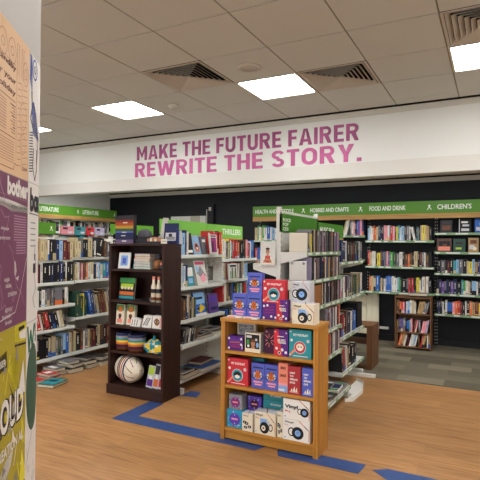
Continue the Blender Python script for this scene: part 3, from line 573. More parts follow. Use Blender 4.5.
def row(org, rz, L, spec, where, group, hmin, hmax, depth=.15, inset=.03, frm='left', vis=1, name='book', tmin=1, scale=True, off=0):
    """spec: colour codes; '/' leans right, '\\\\' leans left, digits after a code = relative thickness in tenths, '_' gap"""
    rr = random.Random(hash_s(where)); items = []; i = 0; toks = spec.split()
    for tk in toks:
        if tk[0] == '_': items.append(('_', float(tk[1:] or 10) / 10)); continue
        lean = 0
        if tk.endswith('/'): lean = 1; tk = tk[:-1]
        elif tk.endswith('\\'): lean = -1; tk = tk[:-1]
        rel = float(tk[1:]) / 10 if len(tk) > 1 else rr.uniform(.7, 1.3)
        items.append((tk[0], rel, lean, rr.uniform(hmin, hmax)))
    lean_a = R(rr.uniform(11, 16))
    tot = sum(it[1] for it in items); extra = 0
    for q, it in enumerate(items):
        if it[0] == '_': continue
        if it[2] == 1 and (q + 1 == len(items) or items[q + 1][0] == '_' or items[q + 1][2] != 1): extra += it[3] * math.sin(lean_a)
        if it[2] == -1 and (q == 0 or items[q - 1][0] == '_' or items[q - 1][2] != -1): extra += it[3] * math.sin(lean_a)
    sc = (L - extra - .0008 * len(items)) / tot; x = off; n = 0; N = sum(1 for it in items if it[0] != '_')
    base = Matrix.Translation(org) @ Matrix.Rotation(rz, 4, 'Z')
    for q, it in enumerate(items):
        if it[0] == '_': x += it[1] * sc; continue
        code, rel, lean, h = it; t = rel * sc; n += 1; d = min(depth, rr.uniform(.8, 1) * depth)
        ins = inset + rr.uniform(0, .012)
        if lean == 0: M = Matrix.Translation((x, ins, 0)); x += t + .0008
        elif lean == 1:
            w = t / math.cos(lean_a)
            # pivot on the lower right corner
            M = Matrix.Translation((x + w, ins, 0)) @ Matrix.Rotation(lean_a, 4, 'Y') @ Matrix.Translation((-t, 0, 0)); x += w + .0008
            last = (q + 1 == len(items) or items[q + 1][0] == '_' or items[q + 1][2] != 1)
            if last: x += h * math.sin(lean_a)
        else:
            first = (q == 0 or items[q - 1][0] == '_' or items[q - 1][2] != -1)
            if first: x += h * math.sin(lean_a)
            w = t / math.cos(lean_a); M = Matrix.Translation((x, ins, 0)) @ Matrix.Rotation(-lean_a, 4, 'Y'); x += w + .0008
        k = n if frm == 'left' else N - n + 1
        size = 'thin ' if rel < .8 else ('thick ' if rel > 1.22 else '')
        if lean: size = 'leaning '
        lb = '%s%s %s, %s from the %s %s' % (size, BOOKC[code][0], 'book' if name == 'book' else 'case', ORD[k - 1], frm, where)
        Wm = base @ M; c = Wm @ Vector((t / 2, 0, h / 2)); z = (c - Vector((0, 0, 1.5))).length
        BOOKS.append(dict(M=Wm, t=t, d=d, h=h, code=code, label=lb, group=group, name=name, area=t * h / z / z * vis, seed=rr.random()))
def hash_s(s):
    v = 7
    for ch in s: v = (v * 31 + ord(ch)) % 1000003
    return v
fb_i = 0
def flat_book(name, loc, w, d, t, rz, code, label, group=None, art=None, cat='book'):
    b = MB(); cov = 'cover_' + code; k = min(.003, t * .2)
    b.box(0, 0, 0, w, d, k, cov); b.box(0, 0, t - k, w, d, t, cov); b.box(0, 0, k, .004, d, t - k, cov); b.box(.004, .004, k, w - .005, d - .004, t - k, 'pages')
    if art:
        for (u0, v0, u1, v1, m) in art: b.face([(w * u0, d * v0, t + .0006), (w * u1, d * v0, t + .0006), (w * u1, d * v1, t + .0006), (w * u0, d * v1, t + .0006)], m)
    o = b.build(name, loc=loc, rz=rz); tag(o, label, cat, group); return o
def face_book(loc, rz, w, h, t, code, label, art, group=None, tilt=8, name='book', cat='book', texts=()):
    """a book or frame shown cover first, leaning back a little; local -y is the cover"""
    b = MB(); cov = 'cover_' + code if code in BOOKC else code; k = min(.0025, t * .2)
    b.box(0, 0, 0, w, k, h, cov); b.box(0, t - k, 0, w, t, h, cov); b.box(0, k, 0, .004, t - k, h, cov); b.box(.004, k, .004, w - .005, t - k, h - .004, 'pages')
    o = b.build(name, loc=loc); a_ = MB(); art(a_, w, h)
    if a_.f: a_.build('cover_print', o)
    for (body, m, tw, th, x, z) in texts: text('cover_lettering', body, m, tw, th, o, x, -.0022, z)
    o.rotation_euler = (R(-tilt), 0, rz); tag(o, label, cat, group); return o

# FOOD AND DRINK
yb = 7.75
def brow(x, z, L, spec, where, group, h0=.18, h1=.24, **k): row((x, yb + .02, z + .001), 0, L, spec, where, group, h0, h1, **k)
brow(-1.79, 1.6, .95, 'l w w o6 o8 c g n5 n5 k p12 p w t5 r p k5 y9 t w8 l12 g6 k8 g w6 w6\\ w6\\ k t5 m c y c T k', 'on top shelf under FOOD AND DRINK', 'books on the top food shelf', .20, .24)
brow(-1.79, 1.2, .95, 'r7 c w8 w5 k6 y12 b n7 g p6 v7 G12 d g w12 k b o6 b k6 c13 k m7 g w6 b k', 'on middle shelf under FOOD AND DRINK', 'books on the middle food shelf', .19, .24)
brow(-1.79, .806, .95, '_6 o8 c c u14 k4 c7 k4 w8 u9 u9 u5 w9 w12 l6 G6 k3 k19 g7 r6 m6 r7 k5 k4 y11 w6 g4 w9 T4 w9 k', 'on bottom shelf under FOOD AND DRINK', 'books on the bottom food shelf', .19, .25)
# HEALTH and HOBBIES
brow(-3.78, 1.6, .58, 'c G6 w8 c6 G8 w u13 w6 l14 w6 p g5 n8 v6 k7', 'on top shelf under HEALTH AND LIFESTYLE', 'books on the top health shelf', .21, .27)
brow(-3.78, 1.2, .2, 'r u12 u8 w c', 'on second shelf under HEALTH AND LIFESTYLE', 'books on the second health shelf', .24, .30)
brow(-2.21, 1.68, .35, 'c/ w/ g7 w8 p7 k u7 v8 p9 n7', 'on top shelf under HOBBIES AND CRAFTS', 'books on the top hobbies shelf', .2, .26)
# CHILDREN'S
brow(-.76, 1.122, .95, 'k9 g k6 m5 k t8 l6 g11 k c6 y8 l6 T7 n6 g8 u8 k7 y r w6 p l', "on third shelf under CHILDREN'S", "books on the third children's shelf", .17, .215)
brow(-.77, .818, .96, 'k6 n7 v8 g5 n6 k6 v7 n9 k t5 G6 w7 c5 k4 l12 w4 k6 o13 T5 l9 n8 r w6 u k', "on fourth shelf under CHILDREN'S", "books on the fourth children's shelf", .17, .215)
brow(-.77, .52, .96, 'k4 n5 k5 w4 k3 w5 u13 p6 o7 r6 m5 k7 w3 k o6 T7 m y9 y7 k3 w5 y k b6 r n w', "on lowest shelf under CHILDREN'S", "books on the lowest children's shelf", .17, .215)
def art_blocks(*bl):
    def f(a_, w, h):
        for n, (u0, v0, u1, v1, m) in enumerate(bl): a_.rect(w * u0, h * v0, w * u1, h * v1, m, 1 + n * .2)
    return f
KG = "face-out children's books"
face_book((-.72, 7.80, 1.718), 0, .16, .20, .02, 'k', "dark brown face-out book, first on top shelf under CHILDREN'S", art_blocks((.15, .2, .85, .55, 'p_brown'), (.2, .68, .8, .82, 'p_dark')), KG)
face_book((-.47, 7.80, 1.718), 0, .16, .21, .02, 'k', "black face-out book with white lettering on top children's shelf", art_blocks((0, 0, .07, 1, 'p_palegrey'), (.2, .68, .75, .8, 'p_white'), (.3, .45, .85, .58, 'p_palegrey'), (.2, .12, .85, .3, 'p_palegrey')), KG)
face_book((-.26, 7.80, 1.718), 0, .18, .21, .02, 'u', "blue face-out book at the right end of top children's shelf", art_blocks((.1, .15, .7, .4, 'p_palegrey'), (.3, .5, .8, .7, 'p_bluepale')), KG)
face_book((-.77, 7.80, 1.436), 0, .20, .20, .02, 'b', "brown face-out book, first on second shelf under CHILDREN'S", art_blocks((.1, .1, .9, .4, 'p_salmon'), (.15, .45, .9, .8, 'p_black'), (.4, .4, .7, .6, 'p_brown')), KG)
face_book((-.545, 7.80, 1.436), 0, .16, .195, .02, 'd', "dark green face-out book on second shelf under CHILDREN'S", art_blocks((.2, .2, .7, .35, 'p_lime'), (.2, .6, .8, .75, 'p_dark')), KG)
face_book((-.345, 7.80, 1.436), 0, .135, .21, .02, 'T', "tan face-out book with cream disc on second children's shelf", lambda a_, w, h: (a_.rect(w * .2, h * .6, w * .8, h * .85, 'p_brown'), a_.rect(w * .1, h * .2, w * .6, h * .5, 'p_palegrey'), a_.disc(w * .62, h * .25, w * .2, 'p_cream', 2)), KG)
face_book((-.15, 7.80, 1.436), 0, .15, .20, .02, 'n', "navy face-out book, last on second shelf under CHILDREN'S", art_blocks((.2, .3, .8, .6, 'p_pink')), KG)
# small bookcase against the back wall
t = empty('small_bookcase', (-1.325, 7.53, 0)); tag(t, "small brown bookcase of children's books below the FOOD AND DRINK shelves", 'bookcase')
MB().box(0, 0, 0, .016, .22, .79, 'mid_wood').build('side_panel', t); MB().box(.494, 0, 0, .51, .22, .79, 'mid_wood').build('side_panel', t)
MB().box(.0165, .21, .02, .4935, .219, .78, 'mid_wood').build('back_panel', t)
for z in (.04, .25, .525, .765): MB().box(.0165, 0, z - .015, .4935, .209, z, 'mid_wood_x').build('shelf', t)
for z, sp, w_ in ((.525, 'b o r5 p7 m6 w5 l9 w8 c11 w5 k3 T12/ T9/ g10/ g6/', 'top'), (.25, 'b n7 v8 g k5 u10 t6 p7 m8/ p6/ g8 p9/ p8/ f7/', 'middle'), (.04, 'b7 o/ T/ w8/ m5 w9/ w8/ l6/ w7/ b6 r7/ T12/ w5 T9', 'bottom')):
    row((-1.305, 7.545, z + .001), 0, .465, sp, 'on %s shelf of small brown bookcase' % w_, 'books on the %s shelf of the small bookcase' % w_, .16, .2, depth=.15, inset=.0)
flat_book('book', (-1.13, 7.56, .7905), .26, .15, .035, 0, 'g', 'grey magazine box lying on the small brown bookcase')
# left gondola rows (plane x=-4.6)
def lrow(y, z, L, spec, where, group, h0, h1, x=-4.6, **k): row((x, y, z + .001), R(90), L, spec, where, group, h0, h1, **k)
lrow(3.76, 1.315, .64, 'c8 b9 T c10 c8 w5 k8 k n8 l9 m14 m7 c8', 'on top shelf beside poster column', 'books on the top left gondola shelf', .22, .26)
lrow(4.44, 1.34, .86, 'c8 c9 g7 k8 k8 c13 k6 w7 k16/ b8 g w8 k r c k', 'on top shelf left of dark bookcase', 'books on the far top left gondola shelf', .20, .25)
lrow(3.76, 1.05, .65, 'r8 c6 r11 k4 w6 k12 k11 n7 k9 k7 n9 k8 w4 k8 k10', 'on second shelf beside poster column', 'books on the second left gondola shelf', .21, .25)
lrow(4.44, 1.053, .88, 'c8 w6 b6 p8 b7 o7 w9 c n9 w7 l8 c7 t u10 g t c b k w', 'on second shelf left of dark bookcase', 'books on the far second left gondola shelf', .19, .225)
lrow(3.78, .777, .56, 'g w w5 k6 w10 g6 g8 b5 g7 k3 g26 k5 w7 w6', 'on third shelf beside poster column', 'books on the third left gondola shelf', .17, .22)
lrow(4.45, .595, .95, 'd12 d10 y4 d8 u8\\ n6\\ g7\\ c7\\ b8\\ m7\\ b7\\ c7\\ g6\\ m8\\ b8\\ T\\ k m b', 'on third shelf left of dark bookcase', 'books on the far third left gondola shelf', .24, .33)
lrow(3.80, .503, .50, 'r7\\ r8\\ w4\\ m6\\ r8\\ k7\\ n6\\ k8\\ w6\\ c5\\ k5\\', 'on fourth shelf beside poster column', 'books on the fourth left gondola shelf', .18, .21)
lrow(3.72, .172, .68, 'k9 g5 p4 m9 k9 k16 k8 c5 k3 c12 g8 d7 g6 l8 u9 c8', 'on bottom shelf beside poster column', 'books on the bottom left gondola shelf', .21, .25)
lrow(4.43, .172, .92, 'c5 k12 b6 w5 g6 c5 b7 m8 k5 c7 b10 k8 m7 b g k w', 'on bottom shelf left of dark bookcase', 'books on the far bottom left gondola shelf', .21, .27)
# books above, on the literature wall
lrow(5.9, 1.74, .9, 'k c8 k6 w12 g k5 d8 g k7 w5 G7 k8 g w k c', 'on top shelf under nearer LITERATURE sign', 'books under the nearer literature sign', .17, .22, x=-7.0, inset=.1)
lrow(6.86, 1.74, .92, 'k w8 k6 g k w6 c k7 w g k8 c w k6 g w k', 'on top shelf under farther LITERATURE sign', 'books under the farther literature sign', .17, .22, x=-7.0, inset=.1)
lrow(5.9, 1.42, .9, 'w p12 T c n g w k c t w p g k', 'on second shelf under nearer LITERATURE sign', 'books under the nearer literature sign', .19, .25, x=-7.0, inset=.1, vis=.3)
lrow(6.86, 1.42, .92, 't12 t w r14 f14 f c10 w T g b k c', 'on second shelf under farther LITERATURE sign', 'books under the farther literature sign', .2, .28, x=-7.0, inset=.1, vis=.5)
for (y, w, cd, lb) in ((4.1, .2, 'p', 'pink paperback lying on the left gondola top, nearest the column'), (4.46, .2, 'p', 'pink paperback standing on the left gondola top'), (4.70, .17, 't', 'teal paperback leaning on the left gondola top'), (4.90, .13, 'r', 'red paperback standing on the left gondola top'), (5.06, .17, 'f', 'lavender paperback standing on the left gondola top')):
    if lb.startswith('pink paperback lying'): continue
    face_book((-4.9, y, 1.63), R(90), w, .11, .03, cd, lb, art_blocks((.1, .6, .5, .85, 'p_dark'), (.5, .15, .9, .4, 'p_palegrey')), 'paperbacks on the left gondola top', tilt=0)
# middle gondola
lrow(4.12, 1.40, .20, 'u7 w8 l12 n5 w7', 'on top shelf right of dark bookcase', 'books on the top middle gondola shelf', .22, .26, x=-2.84)
A = art_blocks
MG = 'face-out books on the middle gondola'
face_book((-2.875, 4.29, 1.402), R(90), .14, .235, .02, 'k', 'black face-out book beside the dark bookcase top', A((.1, .1, .9, .22, 'p_white'), (.3, .4, .6, .7, 'p_dark')), MG, 10)
face_book((-2.875, 4.44, 1.402), R(90), .15, .21, .02, 'l', 'pale blue picture book with orange figure on the middle gondola', lambda a_, w, h: (a_.disc(w * .5, h * .38, w * .32, 'p_orange', 1, h * .25), a_.disc(w * .5, h * .42, w * .2, 'p_plum', 2, h * .17), a_.disc(w * .52, h * .34, w * .1, 'p_cream', 3)), MG, 14)
face_book((-2.87, 4.60, 1.402), R(90), .11, .20, .025, 'g', 'grey face-out book between picture book and red annuals', A((.2, .7, .8, .85, 'p_white')), MG, 10)
lrow(4.74, 1.40, .26, 'r14 w6 k5 r12 k5 r8 o8', 'on top shelf, just under THRILLERS header', 'red spined books on the middle gondola', .24, .27, x=-2.84, inset=.01)
face_book((-2.795, 4.66, 1.402), R(90), .14, .245, .02, 'w', 'white framed face-out annual with maroon picture on middle gondola', A((.0, .92, 1, 1, 'p_red'), (.1, .1, .9, .78, 'p_magenta'), (.2, .15, .5, .6, 'p_plum'), (.1, .82, .9, .88, 'p_dark')), MG, 6)
lrow(5.06, 1.34, .84, 'w7 w4 n8 y3 n5 w5 t6 r9 r9 o7 b6 k10 k6 b5 p8 r7 k5 w5 u6 u6', 'on top shelf below THRILLERS header', 'books below the THRILLERS header', .20, .245, x=-2.84)
lrow(4.12, 1.065, .20, 'l7 u8 w5 l6 w5 n9', 'on second shelf right of dark bookcase', 'books on the second middle gondola shelf', .21, .27, x=-2.84)
face_book((-2.88, 4.33, 1.067), R(90), .13, .21, .02, 't', 'teal and white face-out book on second middle gondola shelf', A((.1, .5, .9, .95, 'p_white'), (.2, .15, .8, .4, 'p_sky')), MG, 8)
face_book((-2.85, 4.48, 1.067), R(90), .22, .27, .012, 'w', 'pink and white face-out magazine on second middle gondola shelf', lambda a_, w, h: (a_.rect(w * .08, h * .85, w * .9, h * .97, 'p_pink'), a_.poly([(w * .1, h * .5), (w * .5, h * .8), (w * .9, h * .4), (w * .6, h * .2)], 'p_grey', 2), a_.poly([(w * .3, h * .3), (w * .7, h * .5), (w * .9, h * .2), (w * .5, h * .1)], 'p_rose', 3), a_.rect(w * .1, h * .55, w * .3, h * .8, 'p_sky', 3)), MG, 14)
lrow(5.06, 1.085, .66, 'w6 c6 _20 p7 r6 T7 m6 w5 b8 g6 c l', 'on second shelf below THRILLERS header', 'books on the second THRILLERS shelf', .19, .225, x=-2.84)
face_book((-2.80, 5.10, 1.087), R(90), .20, .20, .02, 'w', 'white face-out book with green bottles below THRILLERS header', lambda a_, w, h: [a_.rect(w * (.12 + .2 * q), h * .1, w * (.24 + .2 * q), h * (.55 + .2 * (q % 2)), ('p_green', 'p_dark', 'p_lime', 'p_dark')[q], 1) for q in range(4)] and a_.rect(w * .1, h * .8, w * .9, h * .92, 'p_dark', 2), MG, 4)
lrow(4.12, .73, .33, 'b12 b10 k4 w5 T5 k6 c8 d6', 'on third shelf right of dark bookcase', 'books on the third middle gondola shelf', .21, .26, x=-2.84, inset=.01)
face_book((-2.865, 4.46, .732), R(90), .23, .255, .02, 'u', 'sky blue face-out book with yellow and black bird', lambda a_, w, h: (a_.rect(w * .02, h * .5, w * .98, h * .98, 'p_sky'), a_.poly([(w * .2, h * .25), (w * .6, h * .5), (w * .95, h * .3), (w * .5, h * .12)], 'p_yellow', 2), a_.poly([(w * .2, h * .3), (w * .45, h * .4), (w * .4, h * .2)], 'p_black', 3), a_.rect(0, 0, w, h * .1, 'p_white', 3), a_.rect(w * .2, h * .7, w * .8, h * .8, 'p_navy', 3)), MG, 10)
face_book((-2.865, 4.76, .732), R(90), .2, .22, .02, 'v', 'purple face-out book at the end of third middle shelf', A((.15, .15, .85, .3, 'p_navy'), (.2, .6, .8, .8, 'p_violet')), MG, 8)
lrow(5.06, .83, .80, 'r5 w6 T6 n5 b6 u5 k5 d7 y4 t8 w5 b6 r7 l t5 w', 'on third shelf below THRILLERS header', 'books on the third THRILLERS shelf', .18, .22, x=-2.84)
lrow(5.06, .50, .6, 'k12 u9 k8 w5 n12 k7 t n b', 'on fourth shelf below THRILLERS header', 'books on the fourth THRILLERS shelf', .20, .25, x=-2.84)
mags = [((-3.04, 4.48, .489), .22, .25, .03, -3, 'g', 'grey magazine lowest in the pile on fourth middle gondola shelf', [(.1, .1, .6, .4, 'p_white'), (.5, .5, .9, .9, 'p_dark')]),
        ((-3.02, 4.74, .489), .22, .24, .035, 2, 'w', 'white magazine lying at the end of fourth middle shelf', [(.1, .2, .9, .7, 'p_grey'), (.2, .75, .9, .85, 'p_dark')]),
        ((-3.03, 4.47, .5205), .21, .26, .02, 5, 'k', 'black and white magazine stacked on the grey magazine', [(.05, .1, .5, .35, 'p_white'), (.4, .45, .95, .7, 'p_palegrey'), (.1, .7, .5, .9, 'p_white')]),
        ((-3.03, 4.70, .5455), .2, .26, .02, -4, 'g', 'grey magazine stacked across the white one on fourth middle shelf', [(.1, .1, .5, .9, 'p_white'), (.6, .2, .9, .5, 'p_dark')]),
        ((-3.035, 4.14, .132), .235, .30, .05, 2, 'k', 'dark collage cover book on the lowest middle gondola shelf', [(.1, .1, .4, .5, 'p_grey'), (.5, .2, .9, .45, 'p_kraft'), (.3, .6, .8, .9, 'p_grey')]),
        ((-3.02, 4.16, .184), .2, .22, .02, -4, 'g', 'grey picture magazine stacked on the dark collage book', [(.1, .1, .5, .4, 'p_dark'), (.5, .5, .95, .9, 'p_black'), (.1, .6, .4, .9, 'p_teal')]),
        ((-3.04, 4.49, .132), .25, .42, .045, -2, 'u', 'large blue book lying on the lowest middle gondola shelf', [(.0, .0, 1, 1, 'p_navyblue'), (.35, .5, .62, .68, 'p_palegrey')]),
        ((-3.04, 4.58, .180), .17, .30, .03, 4, 'm', 'maroon book stacked at the back of the large blue book', None)]
lrow(4.13, .487, .32, 'k12/ g8/ k9/ w5/ k14/ g8/ b9/', 'on fourth shelf right of dark bookcase', 'books on the fourth middle gondola shelf', .14, .17, x=-2.80, inset=.02, depth=.2)
MATS['p_navyblue'] = mat('p_navyblue', '#1f4478', .4)
for (l, w, d, th, rz_, cd_, lb, art_) in mags: flat_book('magazine' if 'magazine' in lb else 'book', l, w, d, th, R(rz_), cd_, lb, None, art_, 'magazine' if 'magazine' in lb else 'book')
# right gondola: thin cases on the near bay, books on the far bay
crr = random.Random(5)
def cases(n, pool='ggbgkkgbfTgkmwkgnkbgcv'): return ' '.join(crr.choice(pool) + str(crr.randint(7, 13)) for _ in range(n))
for z, n, w_, y0, L in ((1.45, 42, 'on top shelf', 3.99, .86), (1.21, 42, 'on second shelf', 3.99, .87), (.972, 30, 'on third shelf', 4.26, .60)):
    row((-1.375, y0, z + .001), R(90), L, cases(n), w_ + ' of white post gondola', 'thin cases on the near right gondola', .186, .197, depth=.14, inset=.012, name='dvd_case')
for z, n, w_, y0, L in ((.72, 24, 'on fourth shelf', 4.36, .50), (.47, 14, 'on fifth shelf', 4.50, .36)):
    row((-1.375, y0, z + .001), R(90), L, cases(n, 'gkwmbgrgfc'), w_ + ' of white post gondola', 'thin cases on the near right gondola', .185, .2, depth=.14, inset=.012, name='dvd_case', frm='right')
row((-1.375, 3.912, 1.451), R(90), .07, 'k8 c8 y9', 'beside the white end post', 'books by the white end post', .155, .17, inset=.012)
def rrow(y, z, L, spec, where, group, h0, h1, **k): row((-1.375, y, z + .001), R(90), L, spec, where, group, h0, h1, inset=.02, **k)
rrow(4.92, 1.34, .85, 'n9 k8 n8 w6 k10 k8 b7 k9 m5 k8 m6 d6 k8 w8 g', 'on top shelf of carpet edge gondola', 'books on the top carpet edge shelf', .20, .23)
rrow(4.92, .965, .87, 'w4 g8 w5 g7 m4 n5 w4 g8 k7 g6 T4 k4 d10 d9 T8 d9 T7 w6', 'on second shelf of carpet edge gondola', 'books on the second carpet edge shelf', .21, .235)
rrow(4.92, .57, .60, 'm8 r5 k9 b6 n8 k5 w6 k5 u13', 'on third shelf of carpet edge gondola', 'books on the third carpet edge shelf', .21, .26)
rrow(4.93, .20, .62, 'k9\\ r9\\ m7\\ w6 w5 T4 k20 k20 k14', 'on bottom shelf of carpet edge gondola', 'books on the bottom carpet edge shelf', .20, .25, depth=.2)
b = MB(); b.box(0, 0, 0, .22, .2, .28, 'black_metal'); b.box(.01, -.002, .22, .21, 0, .26, 'p_dark'); b.build('file_box', loc=(-1.40, 5.60, .571), rz=R(90), bevel=.004); tag(bpy.data.objects['file_box'], 'black file box at the far end of third carpet edge shelf', 'box')
b = MB(); b.box(0, 0, 0, .335, .16, .185, 'p_kraft'); tag(b.build('cardboard_box', loc=(-1.387, 3.91, .9735), rz=R(90), bevel=.003), 'brown cardboard box behind the upper vinyl mug box', 'box')
# magazines on deep base shelf
for (y, w, d, cd_, lb, art_) in ((4.02, .25, .29, 'w', 'white magazine on lowest right gondola shelf, nearest the oak bookcase', [(.1, .1, .9, .6, 'p_dark'), (.5, .65, .9, .9, 'p_pink')]), (4.32, .27, .26, 'k', 'black magazine with green patches on lowest right gondola shelf', [(.55, .1, .95, .5, 'p_green'), (.1, .3, .5, .6, 'p_grey'), (.3, .7, .8, .9, 'p_white')]), (4.59, .27, .27, 'g', 'grey magazine with white title at the far end of lowest right gondola shelf', [(.05, .1, .5, .8, 'p_white'), (.55, .3, .95, .7, 'p_dark'), (.6, .75, .9, .9, 'p_green')])):
    flat_book('magazine', (-1.575, y, .1155), .275, d, .02, R(0), cd_, lb, None, art_, 'magazine')
flat_book('magazine', (-1.545, 4.14, .1365), .24, .27, .016, R(-7), 'k', 'black and white magazine lying across two on lowest right shelf', None, [(.1, .15, .45, .35, 'p_white'), (.4, .5, .95, .8, 'p_grey'), (.7, .1, .95, .4, 'p_navy')], 'magazine')
flat_book('magazine', (-1.53, 4.46, .1365), .235, .24, .016, R(5), 'w', 'white magazine with dark photograph lying across lowest right shelf', None, [(.03, .03, .62, .97, 'p_dark'), (.64, .35, .97, .97, 'p_navy'), (.62, .05, .95, .3, 'p_green')], 'magazine')

# near end of the right gondola: portrait book, cream boards
def art_portrait(a_, w, h):
    a_.poly([(w * .12, h * .04), (w * .88, h * .04), (w * .8, h * .3), (w * .62, h * .42), (w * .38, h * .42), (w * .2, h * .3)], 'p_cream', 1)
    a_.poly([(w * .3, h * .1), (w * .7, h * .1), (w * .66, h * .4), (w * .34, h * .4)], 'p_red', 2)
    a_.poly([(w * .2, h * .08), (w * .5, h * .2), (w * .8, h * .08), (w * .75, h * .22), (w * .5, h * .3), (w * .25, h * .22)], 'p_skin', 3)
    a_.rect(w * .44, h * .36, w * .56, h * .48, 'p_skin', 3); a_.disc(w * .5, h * .58, w * .13, 'p_skin', 4, h * .13); a_.disc(w * .5, h * .69, w * .13, 'p_dark', 5, h * .05)
    a_.rect(w * .41, h * .585, w * .59, h * .6, 'p_dark', 5); a_.rect(w * .45, h * .5, w * .55, h * .51, 'p_white', 5)
face_book((-1.815, 3.853, 1.3365), 0, .14, .205, .02, 'w', 'white face-out book with portrait of a person in red top', art_portrait, tilt=3)
b = MB(); b.box(0, 0, 0, .165, .012, .165, 'beige_box'); tag(b.build('book_end', loc=(-1.563, 3.895, 1.4505), bevel=.01), 'cream rounded board, upper of two beside the white end post', 'board', 'cream boards at the end of the right gondola')
b = MB(); b.box(0, 0, 0, .155, .012, .165, 'white_metal'); o = b.build('book_end', loc=(-1.56, 3.895, 1.2115), bevel=.005)
q = MB(); q.disc(.025, .145, .012, 'p_grey', 1); q.disc(.13, .145, .012, 'p_grey', 1); q.build('bolt', o); tag(o, 'white board with two grey bolts below the cream board', 'board', 'cream boards at the end of the right gondola')
b = MB(); b.box(0, 0, 0, .155, .012, .17, 'white_metal'); tag(b.build('book_end', loc=(-1.56, 3.895, .9735), bevel=.005), 'white board behind the upper vinyl mug box', 'board', 'cream boards at the end of the right gondola')
# white tray on the floor
t = MB(); pl = [(-1.28, 4.66), (-1.215, 4.72), (-1.20, 5.03), (-1.27, 5.36), (-1.37, 5.46), (-1.37, 4.935), (-1.28, 4.935)]
t.prism(pl, .002, .012, 'tray_white', 'z')
for u, v in list(zip(pl, pl[1:] + pl[:1]))[:4]:
    dx, dy = v[0] - u[0], v[1] - u[1]; q = math.hypot(dx, dy); nx, ny = -dy / q * .006, dx / q * .006
    t.hexa([(u[0], u[1], .012), (v[0], v[1], .012), (v[0] + nx, v[1] + ny, .012), (u[0] + nx, u[1] + ny, .012), (u[0], u[1], .035), (v[0], v[1], .035), (v[0] + nx, v[1] + ny, .035), (u[0] + nx, u[1] + ny, .035)], 'tray_white')
tag(t.build('floor_tray'), 'white metal tray lying on the floor by the right gondola', 'tray')
# open brown box bench
t = empty('open_box_bench', (-2.07, 6.04, 0)); tag(t, 'brown open sided box bench on the carpet behind the right gondola', 'bench')
BW, BD, BH = .74, .38, .535
MB().box(0, 0, BH - .03, BW, BD, BH, 'mid_wood_x').build('top', t); MB().box(0, 0, 0, .05, BD, BH - .0305, 'mid_wood').build('side_panel', t); MB().box(BW - .065, 0, 0, BW, BD, BH - .0305, 'mid_wood').build('side_panel', t)
MB().box(.0505, .01, .02, BW - .0655, BD - .01, .05, 'mid_wood_x').build('bottom_panel', t); MB().box(.0505, BD - .04, .24, BW - .0655, BD - .02, .32, 'mid_wood_x').build('rear_rail', t)
# radiator
t = empty('radiator', (-2.47, 7.955, 0)); tag(t, 'cream ribbed radiator on the back wall behind the brown box bench', 'radiator')
b = MB(); 
for k in range(9): b.box(.01 + k * .09, 0, .12, .085 + k * .09, .05, .78, 'radiator_cream')
b.box(0, .015, .1, .82, .045, .8, 'radiator_cream'); b.build('panel', t, bevel=.004)
MB().box(.84, -.02, .2, .98, .02, .235, 'trim_white').build('valve', t); MB().box(.1, .046, .4, .16, .07, .46, 'trim_white').build('wall_bracket', t); MB().box(.66, .046, .4, .72, .07, .46, 'trim_white').build('wall_bracket', t)
b = MB(); b.box(XL, YB - .012, 0, XR, YB, .1, 'black_metal'); struct(b.build('baseboard_back'))

# ------------------------------------------------------------------ floor pile by the left gondola
FP = [((-4.27, 3.58), .2, .26, .03, 12, 'd', 'green covered book lying alone on the wooden floor', [(.08, .1, .92, .9, 'p_teal'), (.2, .5, .7, .7, 'p_palegrey')]),
      ((-4.55, 3.50), .2, .26, .04, -10, 'r', 'red magazine on floor at the poster column edge', [(.1, .1, .9, .3, 'p_white')]),
      ((-4.5, 3.78), .22, .15, .04, 10, 'm', 'maroon book lying on floor behind the green book', None),
      ((-4.64, 3.95), .24, .17, .05, 6, 'k', 'black book on floor below the shelf corner', [(.2, .2, .6, .8, 'p_grey')]),
      ((-4.62, 4.14), .26, .2, .05, -6, 'k', 'black book at the base of the middle floor pile', None),
      ((-4.62, 4.37), .28, .2, .05, 3, 'k', 'black book on floor below the shelf joint', None),
      ((-4.62, 4.60), .30, .2, .045, -3, 'c', 'cream paged book on floor nearest the dark bookcase', [(0, 0, 1, 1, 'p_dark')]),
      ((-4.6, 4.84), .30, .2, .05, 4, 'c', 'cream book on floor hidden beside the dark bookcase', None)]
for (xy, w, d, th, rz_, cd_, lb, art_) in FP: flat_book('book', (xy[0], xy[1], .0015), w, d, th, R(rz_), cd_, lb, 'books fallen on the floor at left', art_)
FP2 = [((-4.52, 3.79, .044), .2, .14, .03, -4, 'r', 'red book stacked on the maroon floor book', [(.3, .2, .7, .8, 'p_white')]), ((-4.63, 3.96, .053), .22, .15, .035, -8, 'g', 'grey book stacked on the black floor book', [(.2, .2, .8, .6, 'p_white')]),
       ((-4.62, 4.15, .053), .25, .18, .04, 5, 'k', 'black book stacked second in the middle floor pile', [(.1, .3, .4, .6, 'p_red')]), ((-4.61, 4.16, .095), .2, .16, .03, -9, 'g', 'grey magazine topmost on the middle floor pile', None),
       ((-4.62, 4.38, .053), .26, .18, .04, -7, 'k', 'second black book stacked below the shelf joint', [(.5, .2, .9, .6, 'p_grey')]), ((-4.61, 4.39, .095), .22, .17, .02, 8, 'k', 'thin black magazine topmost below the shelf joint', None),
       ((-4.62, 4.61, .048), .25, .16, .045, 9, 'k', 'black book stacked on the cream paged floor book', None)]
for (l, w, d, th, rz_, cd_, lb, art_) in FP2: flat_book('book', l, w, d, th, R(rz_), cd_, lb, 'books fallen on the floor at left', art_)

